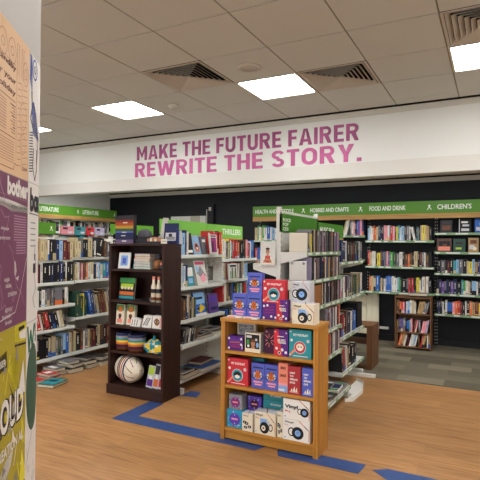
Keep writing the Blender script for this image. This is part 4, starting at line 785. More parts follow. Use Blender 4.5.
# ------------------------------------------------------------------ dark bookcase
DX, DY, DW, DD = -3.485, 3.79, .69, .285
t = empty('dark_bookcase', (DX, DY, 0)); tag(t, 'tall dark brown wooden bookcase of gifts standing by the blue tape', 'bookcase')
for x in (0, DW - .028): MB().box(x, 0, 0.0, x + .028, DD, 1.493, 'dark_wood').build('side_panel', t)
MB().box(.0285, DD - .008, .1, DW - .0285, DD, 1.493, 'dark_wood').build('back_panel', t)
MB().box(-.004, -.006, 1.4935, DW + .004, DD, 1.515, 'dark_wood_x').build('top', t, bevel=.002)
for z in (.10, .435, .69, .945, 1.26): MB().box(.0285, .004, z - .022, DW - .0285, DD - .0085, z, 'dark_wood_x').build('shelf', t)
MB().box(-.008, -.012, 0, DW + .002, -.0005, .098, 'dark_wood_x').build('plinth', t, bevel=.002)
# -- on top
Z = 1.516
t = empty('rainbow_box', (-3.45, 3.84, Z)); tag(t, 'rainbow striped card box standing on the dark bookcase, leftmost', 'box')
b = MB(); w, h = .235, .285; b.box(0, 0, 0, w, .05, h, 'p_dark'); o = b.build('box_body', t)
q = MB(); [mat(n_, c_, .5) for n_, c_ in (('rb_mauve', '#6a5470'), ('rb_navy', '#1c2648'), ('rb_green', '#34582c'), ('rb_gold', '#b08a2c'), ('rb_rust', '#a04a24'), ('rb_brick', '#7a2c24'))]
st = [('rb_mauve', .0, .14), ('rb_navy', .14, .38), ('p_blue', .38, .43), ('rb_green', .43, .53), ('rb_gold', .53, .63), ('rb_rust', .63, .75), ('rb_brick', .75, .84)]
for (m, a0, a1) in st: q.rect(0, h * a0, w, h * a1, m, 1)
for (m, u, v) in (('p_white', .5, .07), ('p_palegrey', .45, .26), ('p_palegrey', .5, .38), ('p_cream', .55, .72)): q.rect(w * (u - .12), h * v, w * (u + .12), h * (v + .035), m, 2)
q.build('striped_print', t)
t = empty('felt_mound', (-3.15, 3.94, Z)); tag(t, 'dark grey rounded object on a black box beside the rainbow box', 'ornament')
MB().box(-.085, -.07, 0, .085, .07, .05, 'p_dark').build('box_base', t); MB().lathe([(0, .001), (.075, .002), (.085, .03), (.07, .075), (.035, .095), (0, .098)], 'felt_grey', (0, 0, .05), sy=.75).build('mound', t)
t = empty('card_tray', (-2.98, 3.90, Z)); tag(t, 'beige tray of small cards between the grey mound and navy frame', 'tray')
MB().box(-.08, -.06, 0, .08, .06, .022, 'p_dark').build('tray_base', t)
for k in range(5): MB().box(-.07 + k * .028, -.045 + .004 * (k % 2), .0225, -.046 + k * .028, .03, .05 + .008 * (k % 3), 'p_cream' if k % 2 else 'p_skin').build('card', t)
t = empty('picture_frame', (-2.925, 3.95, Z)); tag(t, 'navy picture frame standing at the right end of the dark bookcase top', 'picture frame'); t.rotation_euler = (R(-5), 0, 0)
MB().box(0, 0, 0, .165, .018, .205, 'p_navy').build('frame', t, bevel=.003); q = MB(); q.rect(.02, .03, .145, .11, 'p_palegrey'); q.rect(.03, .04, .135, .07, 'p_grey', 2); q.rect(.06, .07, .1, .1, 'p_dark', 2); q.build('picture', t)
t = empty('white_folder', (-3.0, 3.975, Z)); tag(t, 'tall white folder standing behind the navy picture frame', 'folder'); MB().prism([(0, 0), (.022, 0), (.07, .26), (.05, .26)], 0, .07, 'trim_white').build('folder', t)
b = MB(); b.box(0, 0, 0, .07, .002, .045, 'p_cream'); q = b.rect(.01, .02, .06, .026, 'p_grey'); tag(b.build('price_card', loc=(-2.865, 3.83, Z)), 'small cream card standing before the navy picture frame', 'card')
b = MB(); b.box(0, 0, 0, .12, .16, .03, 'p_dark'); tag(b.build('gift_box', loc=(-3.43, 3.90, Z), bevel=.002), 'low dark box behind the rainbow box', 'box')
# -- shelf 1
Z = 1.261
t = empty('picture_frame', (-3.43, 3.86, Z)); tag(t, 'white picture frame with blue picture on dark bookcase upper shelf', 'picture frame'); t.rotation_euler = (R(-9), 0, R(6))
MB().box(0, 0, 0, .14, .015, .165, 'p_white').build('frame', t, bevel=.002); q = MB(); q.rect(.028, .03, .112, .135, 'p_bluepale'); q.rect(.05, .05, .09, .11, 'p_blue', 2); q.build('picture', t)
for k, (cd_, w, lb) in enumerate((('t', .22, 'teal'), ('l', .21, 'light blue'), ('u', .2, 'blue'), ('w', .19, 'white'), ('r', .2, 'red'), ('f', .19, 'lavender'))):
    flat_book('book', (-3.23 + .004 * k, 3.86, Z + k * .0255), w, .15, .025, 0, cd_, '%s book lying in the stack on dark bookcase upper shelf' % lb, 'flat stack of books on the dark bookcase')
t = empty('plush_toy', (-2.965, 3.92, Z)); tag(t, 'grey brown soft toy sitting beside the flat stack of books', 'soft toy')
MB().lathe([(0, .001), (.04, .003), (.05, .04), (.042, .08), (.03, .095), (0, .1)], 'p_kraft').build('body', t); MB().lathe([(0, 0), (.025, .008), (.034, .03), (.025, .052), (0, .06)], 'felt_grey', (0, 0, .095)).build('head', t)
t = empty('trinket', (-2.875, 3.86, Z)); tag(t, 'small dark ornament with pale top at right of upper shelf', 'ornament'); MB().lathe([(0, .001), (.028, .002), (.03, .03), (.02, .045), (0, .047)], 'p_dark').build('body', t); MB().lathe([(.012, .046), (.016, .06), (.01, .075), (0, .077)], 'p_salmon').build('top', t)
# -- shelf 2
Z = .946
face_book((-3.43, 3.87, Z), 0, .205, .225, .02, 'k', 'face-out book with green, orange and white cover on dark bookcase', lambda a_, w, h: (a_.rect(w * .02, h * .75, w * .98, h * .98, 'p_green'), a_.rect(w * .1, h * .5, w * .9, h * .72, 'p_lime', 1), a_.rect(w * .05, h * .2, w * .95, h * .36, 'p_orange', 1), a_.rect(w * .05, h * .04, w * .95, h * .16, 'p_teal', 1), [a_.rect(w * (.15 + .2 * q), h * .46, w * (.27 + .2 * q), h * .58, 'p_cream', 2) for q in range(4)]), tilt=7)
for n, x in enumerate((-2.95, -2.888)):
    t = empty('slim_bottle', (x, 3.835, Z)); tag(t, ('left', 'right')[n] + ' one of two slim white bottles on the dark bookcase', 'bottle', 'slim white bottles')
    MB().lathe([(0, .001), (.026, .001), (.026, .15), (.014, .19), (.012, .22), (0, .221)], 'p_cream').build('body', t); MB().lathe([(.0145, .221), (.0145, .25), (0, .251)], 'p_salmon').build('cap', t)
    MB().lathe([(.0268, .02), (.0268, .05)], 'p_brown').build('label_band', t); MB().lathe([(.0268, .09), (.0268, .13)], 'p_dark').build('label_band', t)
t = empty('sunglasses', (-3.02, 3.86, Z)); tag(t, 'pair of dark spectacles lying folded on dark bookcase shelf', 'spectacles')
b = MB(); b.ring(-.028, .02, .016, .021, 'p_black', 1); b.ring(.024, .02, .016, .021, 'p_palegrey', 1); b.box(-.01, -.001, .02, .006, .001, .024, 'p_black'); b.build('rim', t); MB().box(-.1, .004, .0, -.03, .01, .008, 'p_black').build('arm', t); MB().box(-.19, .006, .0, -.105, .014, .01, 'p_dark').build('case', t)
# -- shelf 3
Z = .691
for n, x in enumerate((-3.445, -3.325)):
    t = empty('gift_pack', (x, 3.85 + .02 * n, Z)); tag(t, ('left', 'right')[n] + ' one of two cream packs with green and orange tops', 'gift pack', 'cream packs with green tops'); t.rotation_euler = (R(-5), 0, 0)
    MB().box(0, 0, 0, .105, .04, .205, 'p_cream').build('pack_body', t, bevel=.004)
    q = MB(); q.rect(.005, .14, .1, .2, 'p_green'); q.rect(.03, .13, .08, .185, 'p_orange', 2); q.disc(.053, .09, .022, 'p_brown', 2); q.rect(.02, .02, .085, .06, 'p_salmon'); q.rect(.04, .06, .066, .085, 'p_dark', 3); q.build('front_print', t)
t = empty('card_pack', (-3.235, 3.83, Z)); tag(t, 'small white striped box leaning left of three on middle shelf', 'box', 'small white patterned boxes'); MB().prism([(0, 0), (.12, 0), (.14, .07), (.02, .085)], 0, .06, 'p_white').build('box_body', t); q = MB()
for k in range(3): q.line((.02 + .03 * k, .01), (.035 + .03 * k, .07), .008, 'p_dark')
q.build('front_print', t)
t = empty('card_pack', (-3.09, 3.83, Z)); tag(t, 'white box with dark zigzag print, middle one on middle shelf', 'box', 'small white patterned boxes'); MB().prism([(0, 0), (.11, 0), (.125, .115), (.03, .12)], 0, .06, 'p_white').build('box_body', t); q = MB()
for k in range(3): q.line((.02 + .02 * k, .02), (.07 + .018 * k, .10), .009, 'p_dark' if k != 1 else 'p_grey')
q.build('front_print', t)
t = empty('card_pack', (-2.965, 3.83, Z)); tag(t, 'white box with brown motif, right one on middle shelf', 'box', 'small white patterned boxes'); MB().prism([(0, 0), (.11, .0), (.125, .12), (.015, .125)], 0, .06, 'p_white').build('box_body', t); q = MB(); q.ring(.06, .065, .02, .032, 'p_dark'); q.rect(.045, .03, .075, .1, 'p_kraft', 2); q.rect(.095, .01, .108, .11, 'p_salmon', 2); q.build('front_print', t)
# -- shelf 4
Z = .436
def hat(x, y, rx, h, label):
    t = empty('striped_basket', (x, y, Z)); tag(t, label, 'basket', 'round striped baskets')
    ms = ['p_brown', 'p_plum', 'p_orange', 'p_yellow', 'p_teal', 'p_grey', 'p_navy', 'p_grey']
    prof = [(rx * .92, .0), (rx, h * .2), (rx, h * .36), (rx, h * .48), (rx, h * .6), (rx, h * .72), (rx, h * .86), (rx * .98, h), (rx * .86, h)]
    MB().lathe([(0, .001)] + prof, '', mats=['p_brown'] + ms).build('body', t); MB().lathe([(rx * .86, h), (rx * .8, h - .01), (0, h - .012)], 'p_navy').build('lid', t)
hat(-3.37, 3.90, .083, .17, 'round striped basket, left one on the dark bookcase'); hat(-3.19, 3.89, .093, .165, 'round striped basket, right one on the dark bookcase')
t = empty('folded_fabric', (-2.97, 3.90, Z)); tag(t, 'crumpled yellow and teal patterned fabric on the dark bookcase', 'fabric')
def blob(name, parent, cx, cy, cz, rx, ry, rz_, mats_, seed, rough=.25, n=20, mrows=12, flat=True):
    rr = random.Random(seed); b = MB(); P_ = []
    for i in range(mrows + 1):
        th = math.pi * i / mrows
        for k in range(n):
            ph = 2 * math.pi * k / n; q = 1 + rough * (math.sin(3 * ph + seed) * .4 + math.sin(5 * th + 2 * ph) * .3 + rr.uniform(-.3, .3)); 
            P_.append((cx + rx * math.sin(th) * math.cos(ph) * q, cy + ry * math.sin(th) * math.sin(ph) * q, max(cz + rz_ * math.cos(th) * q, .001)))
    for i in range(mrows):
        for k in range(n):
            k2 = (k + 1) % n; b.face([P_[i * n + k], P_[(i + 1) * n + k], P_[(i + 1) * n + k2], P_[i * n + k2]], rr.choice(mats_), True)
    return b.build(name, parent)
blob('fabric', t, 0, 0, .055, .125, .07, .075, ['p_yellow', 'p_teal', 'p_yellow', 'p_teal', 'p_cream', 'p_cyan'], 4, .3)
MB().prism([(-.05, .06), (.0, .06), (-.005, .17), (-.02, .175)], -.01, .01, 'p_teal').build('tie', t)
# -- bottom
Z = .101
t = empty('woven_basket', (-3.245, 3.95, Z)); tag(t, 'cream woven basket with brown stripes tipped on bottom shelf', 'basket')
b = MB(); n = 36
prof = [(.0, .012), (.10, .0), (.118, .03), (.130, .075), (.136, .094), (.1375, .114), (.14, .124), (.1405, .144), (.141, .16), (.139, .175), (.136, .185), (.131, .205), (.118, .24), (.09, .285), (.05, .32), (0, .34)]
bm_ = ['p_cream', 'p_cream', 'p_cream', 'p_cream', 'p_plum', 'p_cream', 'p_brown', 'p_cream', 'p_brick', 'p_cream', 'p_navy', 'p_cream', 'p_cream', 'p_cream', 'p_cream']
b.lathe(prof, '', mats=bm_, n=n)
Mx = Matrix.Translation((-.185, -.013, .143)) @ Matrix.Rotation(R(-16), 4, 'Z') @ Matrix.Rotation(R(90), 4, 'Y')
b.v = [tuple(Mx @ Vector((v[0], v[1] * .85, v[2]))) for v in b.v]; o = b.build('basket_body', t)
q = MB()
for k in range(9):
    a_ = 2 * math.pi * k / 9; P3 = [(r_ * math.cos(a_ + w_), .85 * r_ * math.sin(a_ + w_), z_) for (r_, w_, z_) in ((.131, .0, .206), (.119, .2, .2405), (.091, .5, .286), (.012, .9, .3375), (.012, 1.3, .3375), (.091, .62, .286), (.119, .27, .2405), (.131, .03, .206))]
    q.face([tuple(Mx @ Vector(v)) for v in P3], 'p_magenta' if k % 2 else 'p_brown')
q.build('woven_stripe', t)
for n, (x, w, h, m1, m2, lb) in enumerate(((-3.05, .075, .22, 'p_lime', 'p_purple', 'green and purple slim packet standing right of the woven basket'), (-2.97, .06, .24, 'p_dark', 'p_orange', 'dark and orange slim packet, middle one beside the woven basket'), (-2.905, .05, .26, 'p_sky', 'p_red', 'sky blue and red slim packet, rightmost on bottom shelf'))):
    t = empty('slim_packet', (x, 3.85, Z)); tag(t, lb, 'packet', 'slim packets beside the basket'); t.rotation_euler = (R(-8), R(6), 0)
    MB().box(0, 0, 0.006, w, .015, h, 'p_palegrey').build('packet_body', t); q = MB(); q.rect(.004, h * .6, w - .004, h * .95, m1); q.rect(.004, h * .1, w - .004, h * .4, m2); q.rect(w * .3, h * .4, w * .7, h * .55, 'p_white'); q.build('front_print', t)

# ------------------------------------------------------------------ front oak bookcase
FX, FY, FW, FD, FT = -1.893, 3.315, .787, .245, .940
t = empty('oak_bookcase', (FX, FY, 0)); tag(t, 'low light oak bookcase of boxed games and mugs, frontmost in the shop', 'bookcase')
for x in (0, FW - .034): MB().box(x, 0, 0, x + .034, FD, FT - .0265, 'oak').build('side_panel', t, bevel=.0015)
MB().box(-.006, -.008, FT - .026, FW + .006, FD + .002, FT, 'oak_x').build('top', t, bevel=.003)
for z in (.690, .424, .094): MB().box(.0345, .004, z - .022, FW - .0345, FD - .008, z, 'oak_x').build('shelf', t, bevel=.001)
MB().box(.0345, FD - .0075, .03, FW - .0345, FD - .001, FT - .0265, 'oak').build('back_panel', t)
MB().box(.0345, .014, .012, FW - .0345, .03, .0715, 'oak_x').build('plinth', t)

def box_thing(name, label, x, y, z, w, d, h, body, rz=0, group=None, cat='boxed game', bevel=.0015, top=None, side=None):
    t = empty(name, (x, y, z + .0006)); t.rotation_euler = (0, 0, R(rz)); tag(t, label, cat, group)
    MB().box(0, 0, 0, w, d, h, body).build('box_body', t, bevel=bevel)
    if side: q = MB(); q.face([(w + .0006, .003, .003), (w + .0006, d - .003, .003), (w + .0006, d - .003, h - .003), (w + .0006, .003, h - .003)], side); q.build('side_print', t)
    return t
def dogbox(label, x, y, z, w, h, rz=0):
    t = box_thing('boxed_game', label, x, y, z, w, .055, h, 'p_blue', rz, 'small blue boxed games'); q = MB(); cx = w * .48
    q.rect(w * .12, h * .8, w * .88, h * .855, 'p_navy'); q.disc(cx, h * .53, w * .34, 'p_palegrey', 1, h * .16)
    q.disc(cx, h * .52, w * .19, 'p_orange', 2, h * .16); q.disc(cx, h * .67, w * .1, 'p_orange', 2); q.poly([(w * .25, h * .68), (w * .38, h * .72), (w * .33, h * .6)], 'p_brown', 3); q.poly([(w * .72, h * .68), (w * .58, h * .72), (w * .63, h * .6)], 'p_brown', 3)
    for s in (-1, 1): q.ring(cx + s * w * .3, h * .47, w * .1, w * .15, 'p_black', 3, sq=.8); q.disc(cx + s * w * .07, h * .58, w * .025, 'p_black', 4)
    q.disc(cx, h * .5, w * .04, 'p_black', 4); q.rect(w * .15, h * .22, w * .85, h * .29, 'p_rose'); q.rect(w * .25, h * .12, w * .78, h * .18, 'p_rose'); q.build('front_print', t)
    q = MB(); q.face([(w * .02, .003, h + .0006), (w * .98, .003, h + .0006), (w * .98, .052, h + .0006), (w * .02, .052, h + .0006)], 'p_violet'); q.build('lid_print', t); return t
def petbox(label, x, y, z, w, h, body, disc, inner, rz=0):
    t = box_thing('boxed_game', label, x, y, z, w, .06, h, body, rz, 'PET PORTRAIT boxed games'); q = MB()
    q.disc(w * .5, h * .38, w * .27, disc, 1); q.ring(w * .5, h * .38, w * .24, w * .27, 'p_palegrey', 2)
    q.disc(w * .5, h * .40, w * .17, inner, 3, h * .12); q.disc(w * .5, h * .33, w * .12, 'p_white', 4, h * .07); q.disc(w * .44, h * .4, w * .03, 'p_black', 5); q.disc(w * .56, h * .4, w * .03, 'p_black', 5)
    q.disc(w * .12, h * .62, w * .06, 'p_white', 2); q.disc(w * .86, h * .62, w * .07, 'p_palegrey', 2); q.disc(w * .08, h * .92, w * .035, 'p_white', 2); q.line((w * .04, h * .08), (w * .3, h * .32), w * .09, 'p_salmon', 2); q.rect(w * .2, h * .06, w * .85, h * .085, 'p_white'); q.disc(w * .04, h * .1, w * .03, 'p_white', 3); q.build('front_print', t)
    text('box_lettering', 'PET PORTRAIT', 'p_white', w * .66, h * .085, t, w * .2, -.0016, h * .77, bold=.03); return t
def quizbox(label, x, y, z, w, h, rz=0, d=.055):
    t = box_thing('boxed_game', label, x, y, z, w, d, h, 'p_purple', rz, 'purple and pink quiz boxes'); q = MB()
    q.poly([(0, 0), (w * .62, 0), (w * .3, h), (0, h)], 'p_red', 1); q.rect(w * .25, h * .72, w * .7, h * .75, 'p_white', 2)
    for (u, v, r_) in ((.2, .28, .09), (.6, .24, .1), (.85, .15, .09), (.4, .12, .11), (.88, .88, .05), (.1, .9, .04)): q.disc(w * u, h * v, w * r_, 'p_white' if r_ < .105 else 'p_black', 2)
    q.ring(w * .4, h * .12, w * .07, w * .11, 'p_white', 3); q.build('front_print', t)
    text('box_lettering', 'MUSIC\nTRIVIA', 'p_white', w * .6, h * .17, t, w * .27, -.0022, h * .47, bold=.04, lh=.9); return t
def mugbox(label, x, y, z, w, h, style=0, rz=0, body='p_white', d=.13):
    t = box_thing('mug_box', label, x, y, z, w, d, h, body, rz, 'vinyl mug gift boxes', cat='mug box', top='p_palegrey'); q = MB()
    if style in (0, 3):
        cx, cz, r_ = (w * .56, h * .40, h * .3) if style == 0 else (w * .8, h * .42, h * .22)
        q.ring(cx - r_ * 1.05, cz + h * .02, r_ * .4, r_ * .62, 'p_black', 1, sq=1.15); q.ring(cx - r_ * 1.05, cz + h * .02, r_ * .3, r_ * .45, 'p_white', 1.3, sq=1.15)
        q.disc(cx, cz, r_, 'p_black', 2); q.ring(cx, cz, r_ * .66, r_ * .7, 'p_dark', 3); q.disc(cx, cz, r_ * .5, 'p_bluepale', 3); q.disc(cx, cz, r_ * .07, 'p_black', 4); q.rect(cx - r_ * .3, cz + r_ * .1, cx + r_ * .3, cz + r_ * .16, 'p_blue', 4)
    if style == 1:   # photo of the mug
        cx = w * .45; q.rect(w * .28, h * .3, w * .6, h * .72, 'p_bluepale', 1); q.rect(w * .6, h * .2, w * .72, h * .66, 'p_palegrey', 1); q.disc(w * .48, h * .32, w * .22, 'p_black', 2, h * .26); q.disc(w * .44, h * .30, w * .1, 'p_cream', 3, h * .12); q.disc(w * .44, h * .30, w * .04, 'p_brown', 4)
        q.ring(w * .78, h * .36, w * .07, w * .1, 'p_black', 2, sq=1.6)
    if style == 2:
        for (u, v) in ((.25, .5), (.45, .44), (.35, .22), (.72, .28)): q.disc(w * u, h * v, w * .17, 'p_black', 2, h * .08); q.disc(w * u, h * v, w * .06, 'p_palegrey', 3, h * .03)
    if style != 2: q.path = None; q.line((w * .6, h * .99), (w * .8, h * .78), w * .025, 'p_orange', 1); q.line((w * .8, h * .78), (w * .96, h * .6), w * .03, 'p_brown', 1.5); q.line((w * .97, h * .6), (w * .97, h * .05), w * .02, 'p_orange', 1)
    q.disc(w * .08, h * .12, w * .03, 'p_bluepale', 1); q.build('front_print', t)
    if style in (0, 1): text('box_lettering', 'Vinyl', 'p_black', w * .34, h * .12, t, w * .06, -.0022, h * .8, bold=.03); text('box_lettering', 'Mug', 'p_red', w * .14, h * .06, t, w * .06, -.0022, h * .70, bold=.01)
    if style == 3: text('box_lettering', 'Vinyl', 'p_black', w * .5, h * .22, t, w * .06, -.0022, h * .5, bold=.04); text('box_lettering', 'Mug', 'p_red', w * .2, h * .12, t, w * .08, -.0022, h * .32, bold=.01)
    if style == 2: text('box_lettering', 'Vinyl', 'p_black', w * .5, h * .08, t, w * .1, -.0022, h * .82, bold=.03)
    # printed lid with orange line
    q = MB(); q.face([(w * .04, .004, h + .0006), (w * .96, .004, h + .0006), (w * .96, d - .004, h + .0006), (w * .04, d - .004, h + .0006)], 'p_palegrey'); q.face([(w * .56, .004, h + .0012), (w * .62, .004, h + .0012), (w * .42, d - .004, h + .0012), (w * .36, d - .004, h + .0012)], 'p_brown'); q.build('lid_print', t)
    return t
def hexbox(label, x, y, z, s, body, ring_, rz=0):
    t = box_thing('puzzle_box', label, x, y, z, s, s * .75, s * .98, body, rz, 'patterned puzzle boxes', cat='puzzle box', bevel=.004); q = MB(); rr = random.Random(s * 1000 + z * 10)
    for k in range(26):
        u, v = rr.uniform(.06, .94), rr.uniform(.06, .94); q.disc(s * u, s * v, s * rr.uniform(.02, .05), rr.choice(('p_violet', 'p_sky', 'p_cyan', 'p_palegrey', 'p_magenta')), 1 + k * .02, n=8)
    q.disc(s * .5, s * .48, s * .34, ring_, 2, n=12); q.ring(s * .5, s * .48, s * .31, s * .34, 'p_violet', 3, n=12); q.rect(s * .3, s * .44, s * .7, s * .53, 'p_rose', 4)
    for (u, v) in ((.5, .72), (.5, .24)): q.disc(s * u, s * v, s * .035, 'p_palegrey', 4)
    q.build('front_print', t); q = MB()
    for k in range(14): y_, z_ = rr.uniform(.1, .65), rr.uniform(.1, .9); q.face([(s + .0006, s * y_, s * z_), (s + .0006, s * (y_ + .07), s * z_), (s + .0006, s * (y_ + .07), s * (z_ + .06)), (s + .0006, s * y_, s * (z_ + .06))], rr.choice(('p_violet', 'p_cyan', 'p_magenta')))
    q.build('side_print', t); return t
# on top
Z = FT
dogbox('blue orange-dog boxed game on oak bookcase top, left one of lower pair', -1.835, 3.395, Z, .122, .185, 0)
dogbox('blue orange-dog boxed game on oak bookcase top, right one of lower pair', -1.708, 3.395, Z, .122, .185, 0)
dogbox('blue orange-dog boxed game stacked topmost of three on oak bookcase', -1.706, 3.397, Z + .1865, .122, .165, 0)
for n, (x, lb) in enumerate(((-1.855, 'small orange and white packet lying before the left blue game'), (-1.715, 'small orange and white packet lying before the right blue game'))):
    t = box_thing('card_packet', lb, x, 3.345, Z, .12, .042, .016, 'p_white', 3 - 5 * n, 'packets lying on the oak bookcase', 'packet'); q = MB(); q.face([(.005, .005, .0166), (.06, .005, .0166), (.06, .03, .0166), (.005, .03, .0166)], 'p_salmon'); q.face([(.07, .005, .0166), (.112, .005, .0166), (.112, .03, .0166), (.07, .03, .0166)], 'p_orange'); q.rect(.01, .003, .07, .010, 'p_orange'); q.build('top_print', t)
t = box_thing('boxed_game', 'dark purple boxed game beneath the red PET PORTRAIT box', -1.582, 3.405, Z, .122, .06, .128, 'p_purple', 0, 'dark purple dotted games'); q = MB()
for (u, v) in ((.1, .1), (.9, .15), (.35, .85), (.12, .8), (.62, .2)): q.disc(.122 * u, .128 * v, .009, 'p_white', 2)
for k in range(3): q.line((.02, .05 + .022 * k), (.1, .055 + .022 * k), .006, 'p_brick' if k % 2 else 'p_magenta')
q.build('front_print', t)
petbox('red PET PORTRAIT box on top of the purple game, oak bookcase top', -1.578, 3.40, Z + .1285, .183, .175, 'p_red', 'p_teal', 'p_black')
quizbox('purple and pink quiz box on the oak bookcase top', -1.452, 3.375, Z, .092, .158)
mugbox('white vinyl mug box with round record mug, upper of two on top', -1.348, 3.42, Z + .144, .140, .150, 0, d=.11, rz=0, body='p_palegrey')
mugbox('vinyl mug box supporting the upper one on the oak bookcase top', -1.346, 3.43, Z, .135, .143, 0, d=.11)
mugbox('cream vinyl mug box with mug photograph, frontmost on the top', -1.305, 3.322, Z, .172, .148, 1, body='p_cream', d=.10, rz=-2)
# shelf 1
Z = .690
t = box_thing('boxed_game', 'low purple dotted box at left of the oak bookcase upper shelf', -1.855, 3.345, Z, .14, .09, .108, 'p_purple', 0, 'dark purple dotted games', bevel=.006, side='p_plum'); q = MB()
for (u, v) in ((.12, .15), (.12, .85), (.88, .85), (.88, .45)): q.disc(.14 * u, .108 * v, .009, 'p_white', 2)
for k in range(4): q.line((.025, .028 + .017 * k), (.115, .032 + .017 * k), .007, ('p_brick', 'p_magenta', 'p_orange', 'p_violet')[k])
q.rect(.128, .015, .136, .05, 'p_palegrey', 2); q.build('front_print', t)
t = box_thing('gift_tin', 'grey patterned tin with cream rim standing at the back left', -1.825, 3.45, Z, .165, .05, .205, 'p_cream', 0, None, 'tin', bevel=.008); q = MB(); q.poly([(.015, .19), (.15, .19), (.148, .13), (.125, .1), (.04, .1), (.017, .13)], 'p_grey'); rr = random.Random(2)
for k in range(30): q.disc(rr.uniform(.03, .135), rr.uniform(.115, .182), .005, rr.choice(('p_dark', 'p_palegrey')), 2, n=6)
q.rect(.01, .02, .155, .09, 'p_palegrey'); q.build('front_print', t)
t = box_thing('boxed_game', 'white edged black box with portrait faces on oak upper shelf', -1.70, 3.345, Z, .135, .09, .145, 'p_cream', -3, None, bevel=.003, side='p_grey'); q = MB(); q.rect(.008, .03, .127, .137, 'p_black'); q.rect(.015, .11, .06, .128, 'p_palegrey', 2); q.disc(.072, .07, .018, 'p_skin', 2, .028); q.disc(.072, .09, .02, 'p_brown', 2.5, .012); q.rect(.055, .03, .09, .045, 'p_skin', 2)
q.rect(.018, .06, .04, .095, 'p_green', 2); q.disc(.11, .06, .012, 'p_bluepale', 2, .02); q.disc(.1, .1, .01, 'p_palegrey', 2); q.disc(.032, .048, .01, 'p_white', 2); q.build('front_print', t)
t = box_thing('boxed_game', 'dark maroon box with spider drawing on oak upper shelf', -1.548, 3.37, Z, .088, .08, .185, 'p_plum', 0, None, bevel=.004); q = MB(); q.rect(.004, .004, .084, .181, 'p_plum')
for (a0, b0) in (((.04, .15), (.04, .05)), ((.01, .14), (.075, .07)), ((.075, .14), (.01, .06)), ((.01, .1), (.08, .1))): q.line(a0, b0, .004, 'p_salmon', 2)
q.disc(.042, .1, .014, 'p_black', 3, .02); q.disc(.02, .165, .006, 'p_rose', 2); q.build('front_print', t)
quizbox('purple and pink quiz box on the oak bookcase upper shelf', -1.455, 3.34, Z, .112, .195, d=.06)
petbox('teal PET PORTRAIT box on the oak bookcase upper shelf', -1.335, 3.34, Z, .17, .205, 'p_teal', 'p_red', 'p_cream')
# shelf 2
Z = .424
petbox('red PET PORTRAIT box on the oak bookcase middle shelf', -1.852, 3.345, Z, .18, .205, 'p_red', 'p_teal', 'p_black')
box_thing('boxed_game', 'teal box edge standing behind the red PET PORTRAIT box', -1.68, 3.44, Z, .1, .06, .205, 'p_teal', 0)
dogbox('blue orange-dog boxed game on middle shelf beside red PET PORTRAIT box', -1.643, 3.35, Z, .108, .188); dogbox('blue orange-dog boxed game on middle shelf beside the salmon box', -1.532, 3.35, Z, .108, .188)
t = box_thing('boxed_game', 'tall salmon pink box on the oak bookcase middle shelf', -1.42, 3.345, Z, .075, .1, .215, 'p_salmon', 0, None); q = MB(); q.rect(.003, .003, .072, .05, 'p_bluepale'); q.rect(.003, .05, .072, .07, 'p_rose'); q.rect(.003, .012, .05, .025, 'p_white', 2); q.build('front_print', t)
text('box_lettering', 'SING', 'p_brown', .04, .02, t, .018, -.0022, .17, bold=.05); text('box_lettering', 'DANCE', 'p_brown', .048, .02, t, .014, -.0022, .115, bold=.05)
def speak(label, word, x, w, h, body, rz):
    t = box_thing('boxed_game', label, x, 3.335, Z, w, .06, h, body, rz, 'HOW TO SPEAK boxed games', side=body)
    for k, s_ in enumerate(('HOW', 'TO', 'SPEAK', word)): text('box_lettering', s_, 'p_white', w * (.12 * len(s_) + .05), h * .07, t, w * .16, -.0012, h * (.74 - .115 * k), bold=.05)
    q = MB(); q.rect(w * .12, h * .07, w * .85, h * .085, 'p_white')
    for (u, hh) in ((.3, .12), (.5, .2), (.68, .17)): q.poly([(w * (u - .1), h * .1), (w * (u + .08), h * .1), (w * (u + .05), h * (.1 + hh)), (w * (u - .02), h * (.1 + hh * .7))], 'p_cream' if u != .5 else 'p_white', 1)
    q.build('front_print', t)
speak('dark red HOW TO SPEAK DOG box on the oak middle shelf', 'DOG', -1.34, .098, .2, 'p_brick', 0)
speak('blue HOW TO SPEAK CAT box at right of oak middle shelf', 'CAT', -1.232, .088, .2, 'p_blue', 0)
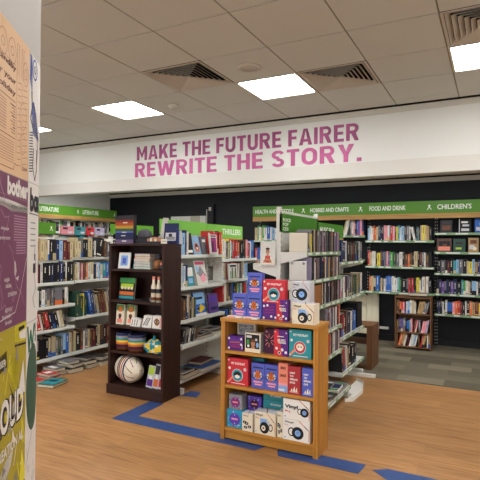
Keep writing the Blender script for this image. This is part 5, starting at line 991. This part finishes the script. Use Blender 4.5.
# shelf 3
Z = .094
hexbox('teal and purple puzzle box, lower of two at bottom left', -1.853, 3.345, Z, .138, 'p_cyan', 'p_violet', 2)
hexbox('mauve puzzle box stacked on the teal one at bottom left', -1.842, 3.355, Z + .137, .118, 'p_grey', 'p_magenta', 0)
hexbox('purple patterned puzzle box beside the mauve one', -1.708, 3.42, Z, .125, 'p_violet', 'p_purple', 0)
hexbox('second purple puzzle box stacked at the back left corner', -1.71, 3.42, Z + .124, .118, 'p_violet', 'p_plum', 0)
mugbox('cream vinyl box with four record coasters on bottom shelf', -1.708, 3.325, Z, .088, .135, 2, body='p_cream', d=.08)
mugbox('cream vinyl mug box with mug photograph on bottom shelf', -1.603, 3.325, Z, .17, .165, 1, body='p_cream', d=.10)
for n in (0, 1):
    t = box_thing('boxed_game', ('lower', 'upper')[n] + ' of two teal boxes lying behind the bottom shelf mug box', -1.58, 3.43, Z + .166 + .0655 * n, .19, .1, .063, 'p_teal', 0, 'teal boxes lying flat'); text('box_lettering', 'PET PORTRAIT', 'p_white', .09, .014, t, .06, -.0012, .025, bold=.03)
box_thing('boxed_game', 'plain white box supporting the teal boxes at the back', -1.575, 3.43, Z, .18, .1, .164, 'p_palegrey', 0)
t = mugbox('narrow cream vinyl box edge between two mug boxes', -1.422, 3.335, Z, .045, .185, 2, body='p_cream', d=.09)
mugbox('white vinyl mug box, lower of two at bottom right', -1.372, 3.325, Z, .205, .150, 0, d=.13); mugbox('white vinyl mug box, upper of two at bottom right', -1.372, 3.327, Z + .1515, .205, .146, 3, d=.13)

# ------------------------------------------------------------------ build the books: largest 290 as things, the rest one mass
bk = sorted([q for q in BOOKS if q['name'] == 'book'], key=lambda q: -q['area']); keep = bk[:262]; rest = bk[262:]
for q in keep + [q for q in BOOKS if q['name'] != 'book']:
    b = MB(); book_mesh(b, q['t'], q['d'], q['h'], q['code'], random.Random(q['seed']), case=q['name'] != 'book', deco=True)
    o = b.build(q['name']); o.matrix_world = q['M']; tag(o, q['label'], 'book' if q['name'] == 'book' else 'dvd case', q['group'])
if rest:
    b = MB()
    for q in rest: book_mesh(b, q['t'], q['d'], q['h'], q['code'], random.Random(q['seed']), M=q['M'])
    tag(b.build('books'), 'smallest distant book spines on the far shelves', 'books', kind='stuff')
print('BOOKS', len(bk), 'rest', len(rest), 'cases', len(BOOKS) - len(bk))

# ------------------------------------------------------------------ world and view
w = bpy.data.worlds.new('world'); scn.world = w; w.use_nodes = True; w.node_tree.nodes['Background'].inputs['Color'].default_value = (.86, .93, 1, 1); w.node_tree.nodes['Background'].inputs['Strength'].default_value = 2.2
vs = scn.view_settings; vs.view_transform = 'Standard'; vs.look = 'None'; vs.gamma = 1; vs.use_curve_mapping = False; vs.exposure = 0.85
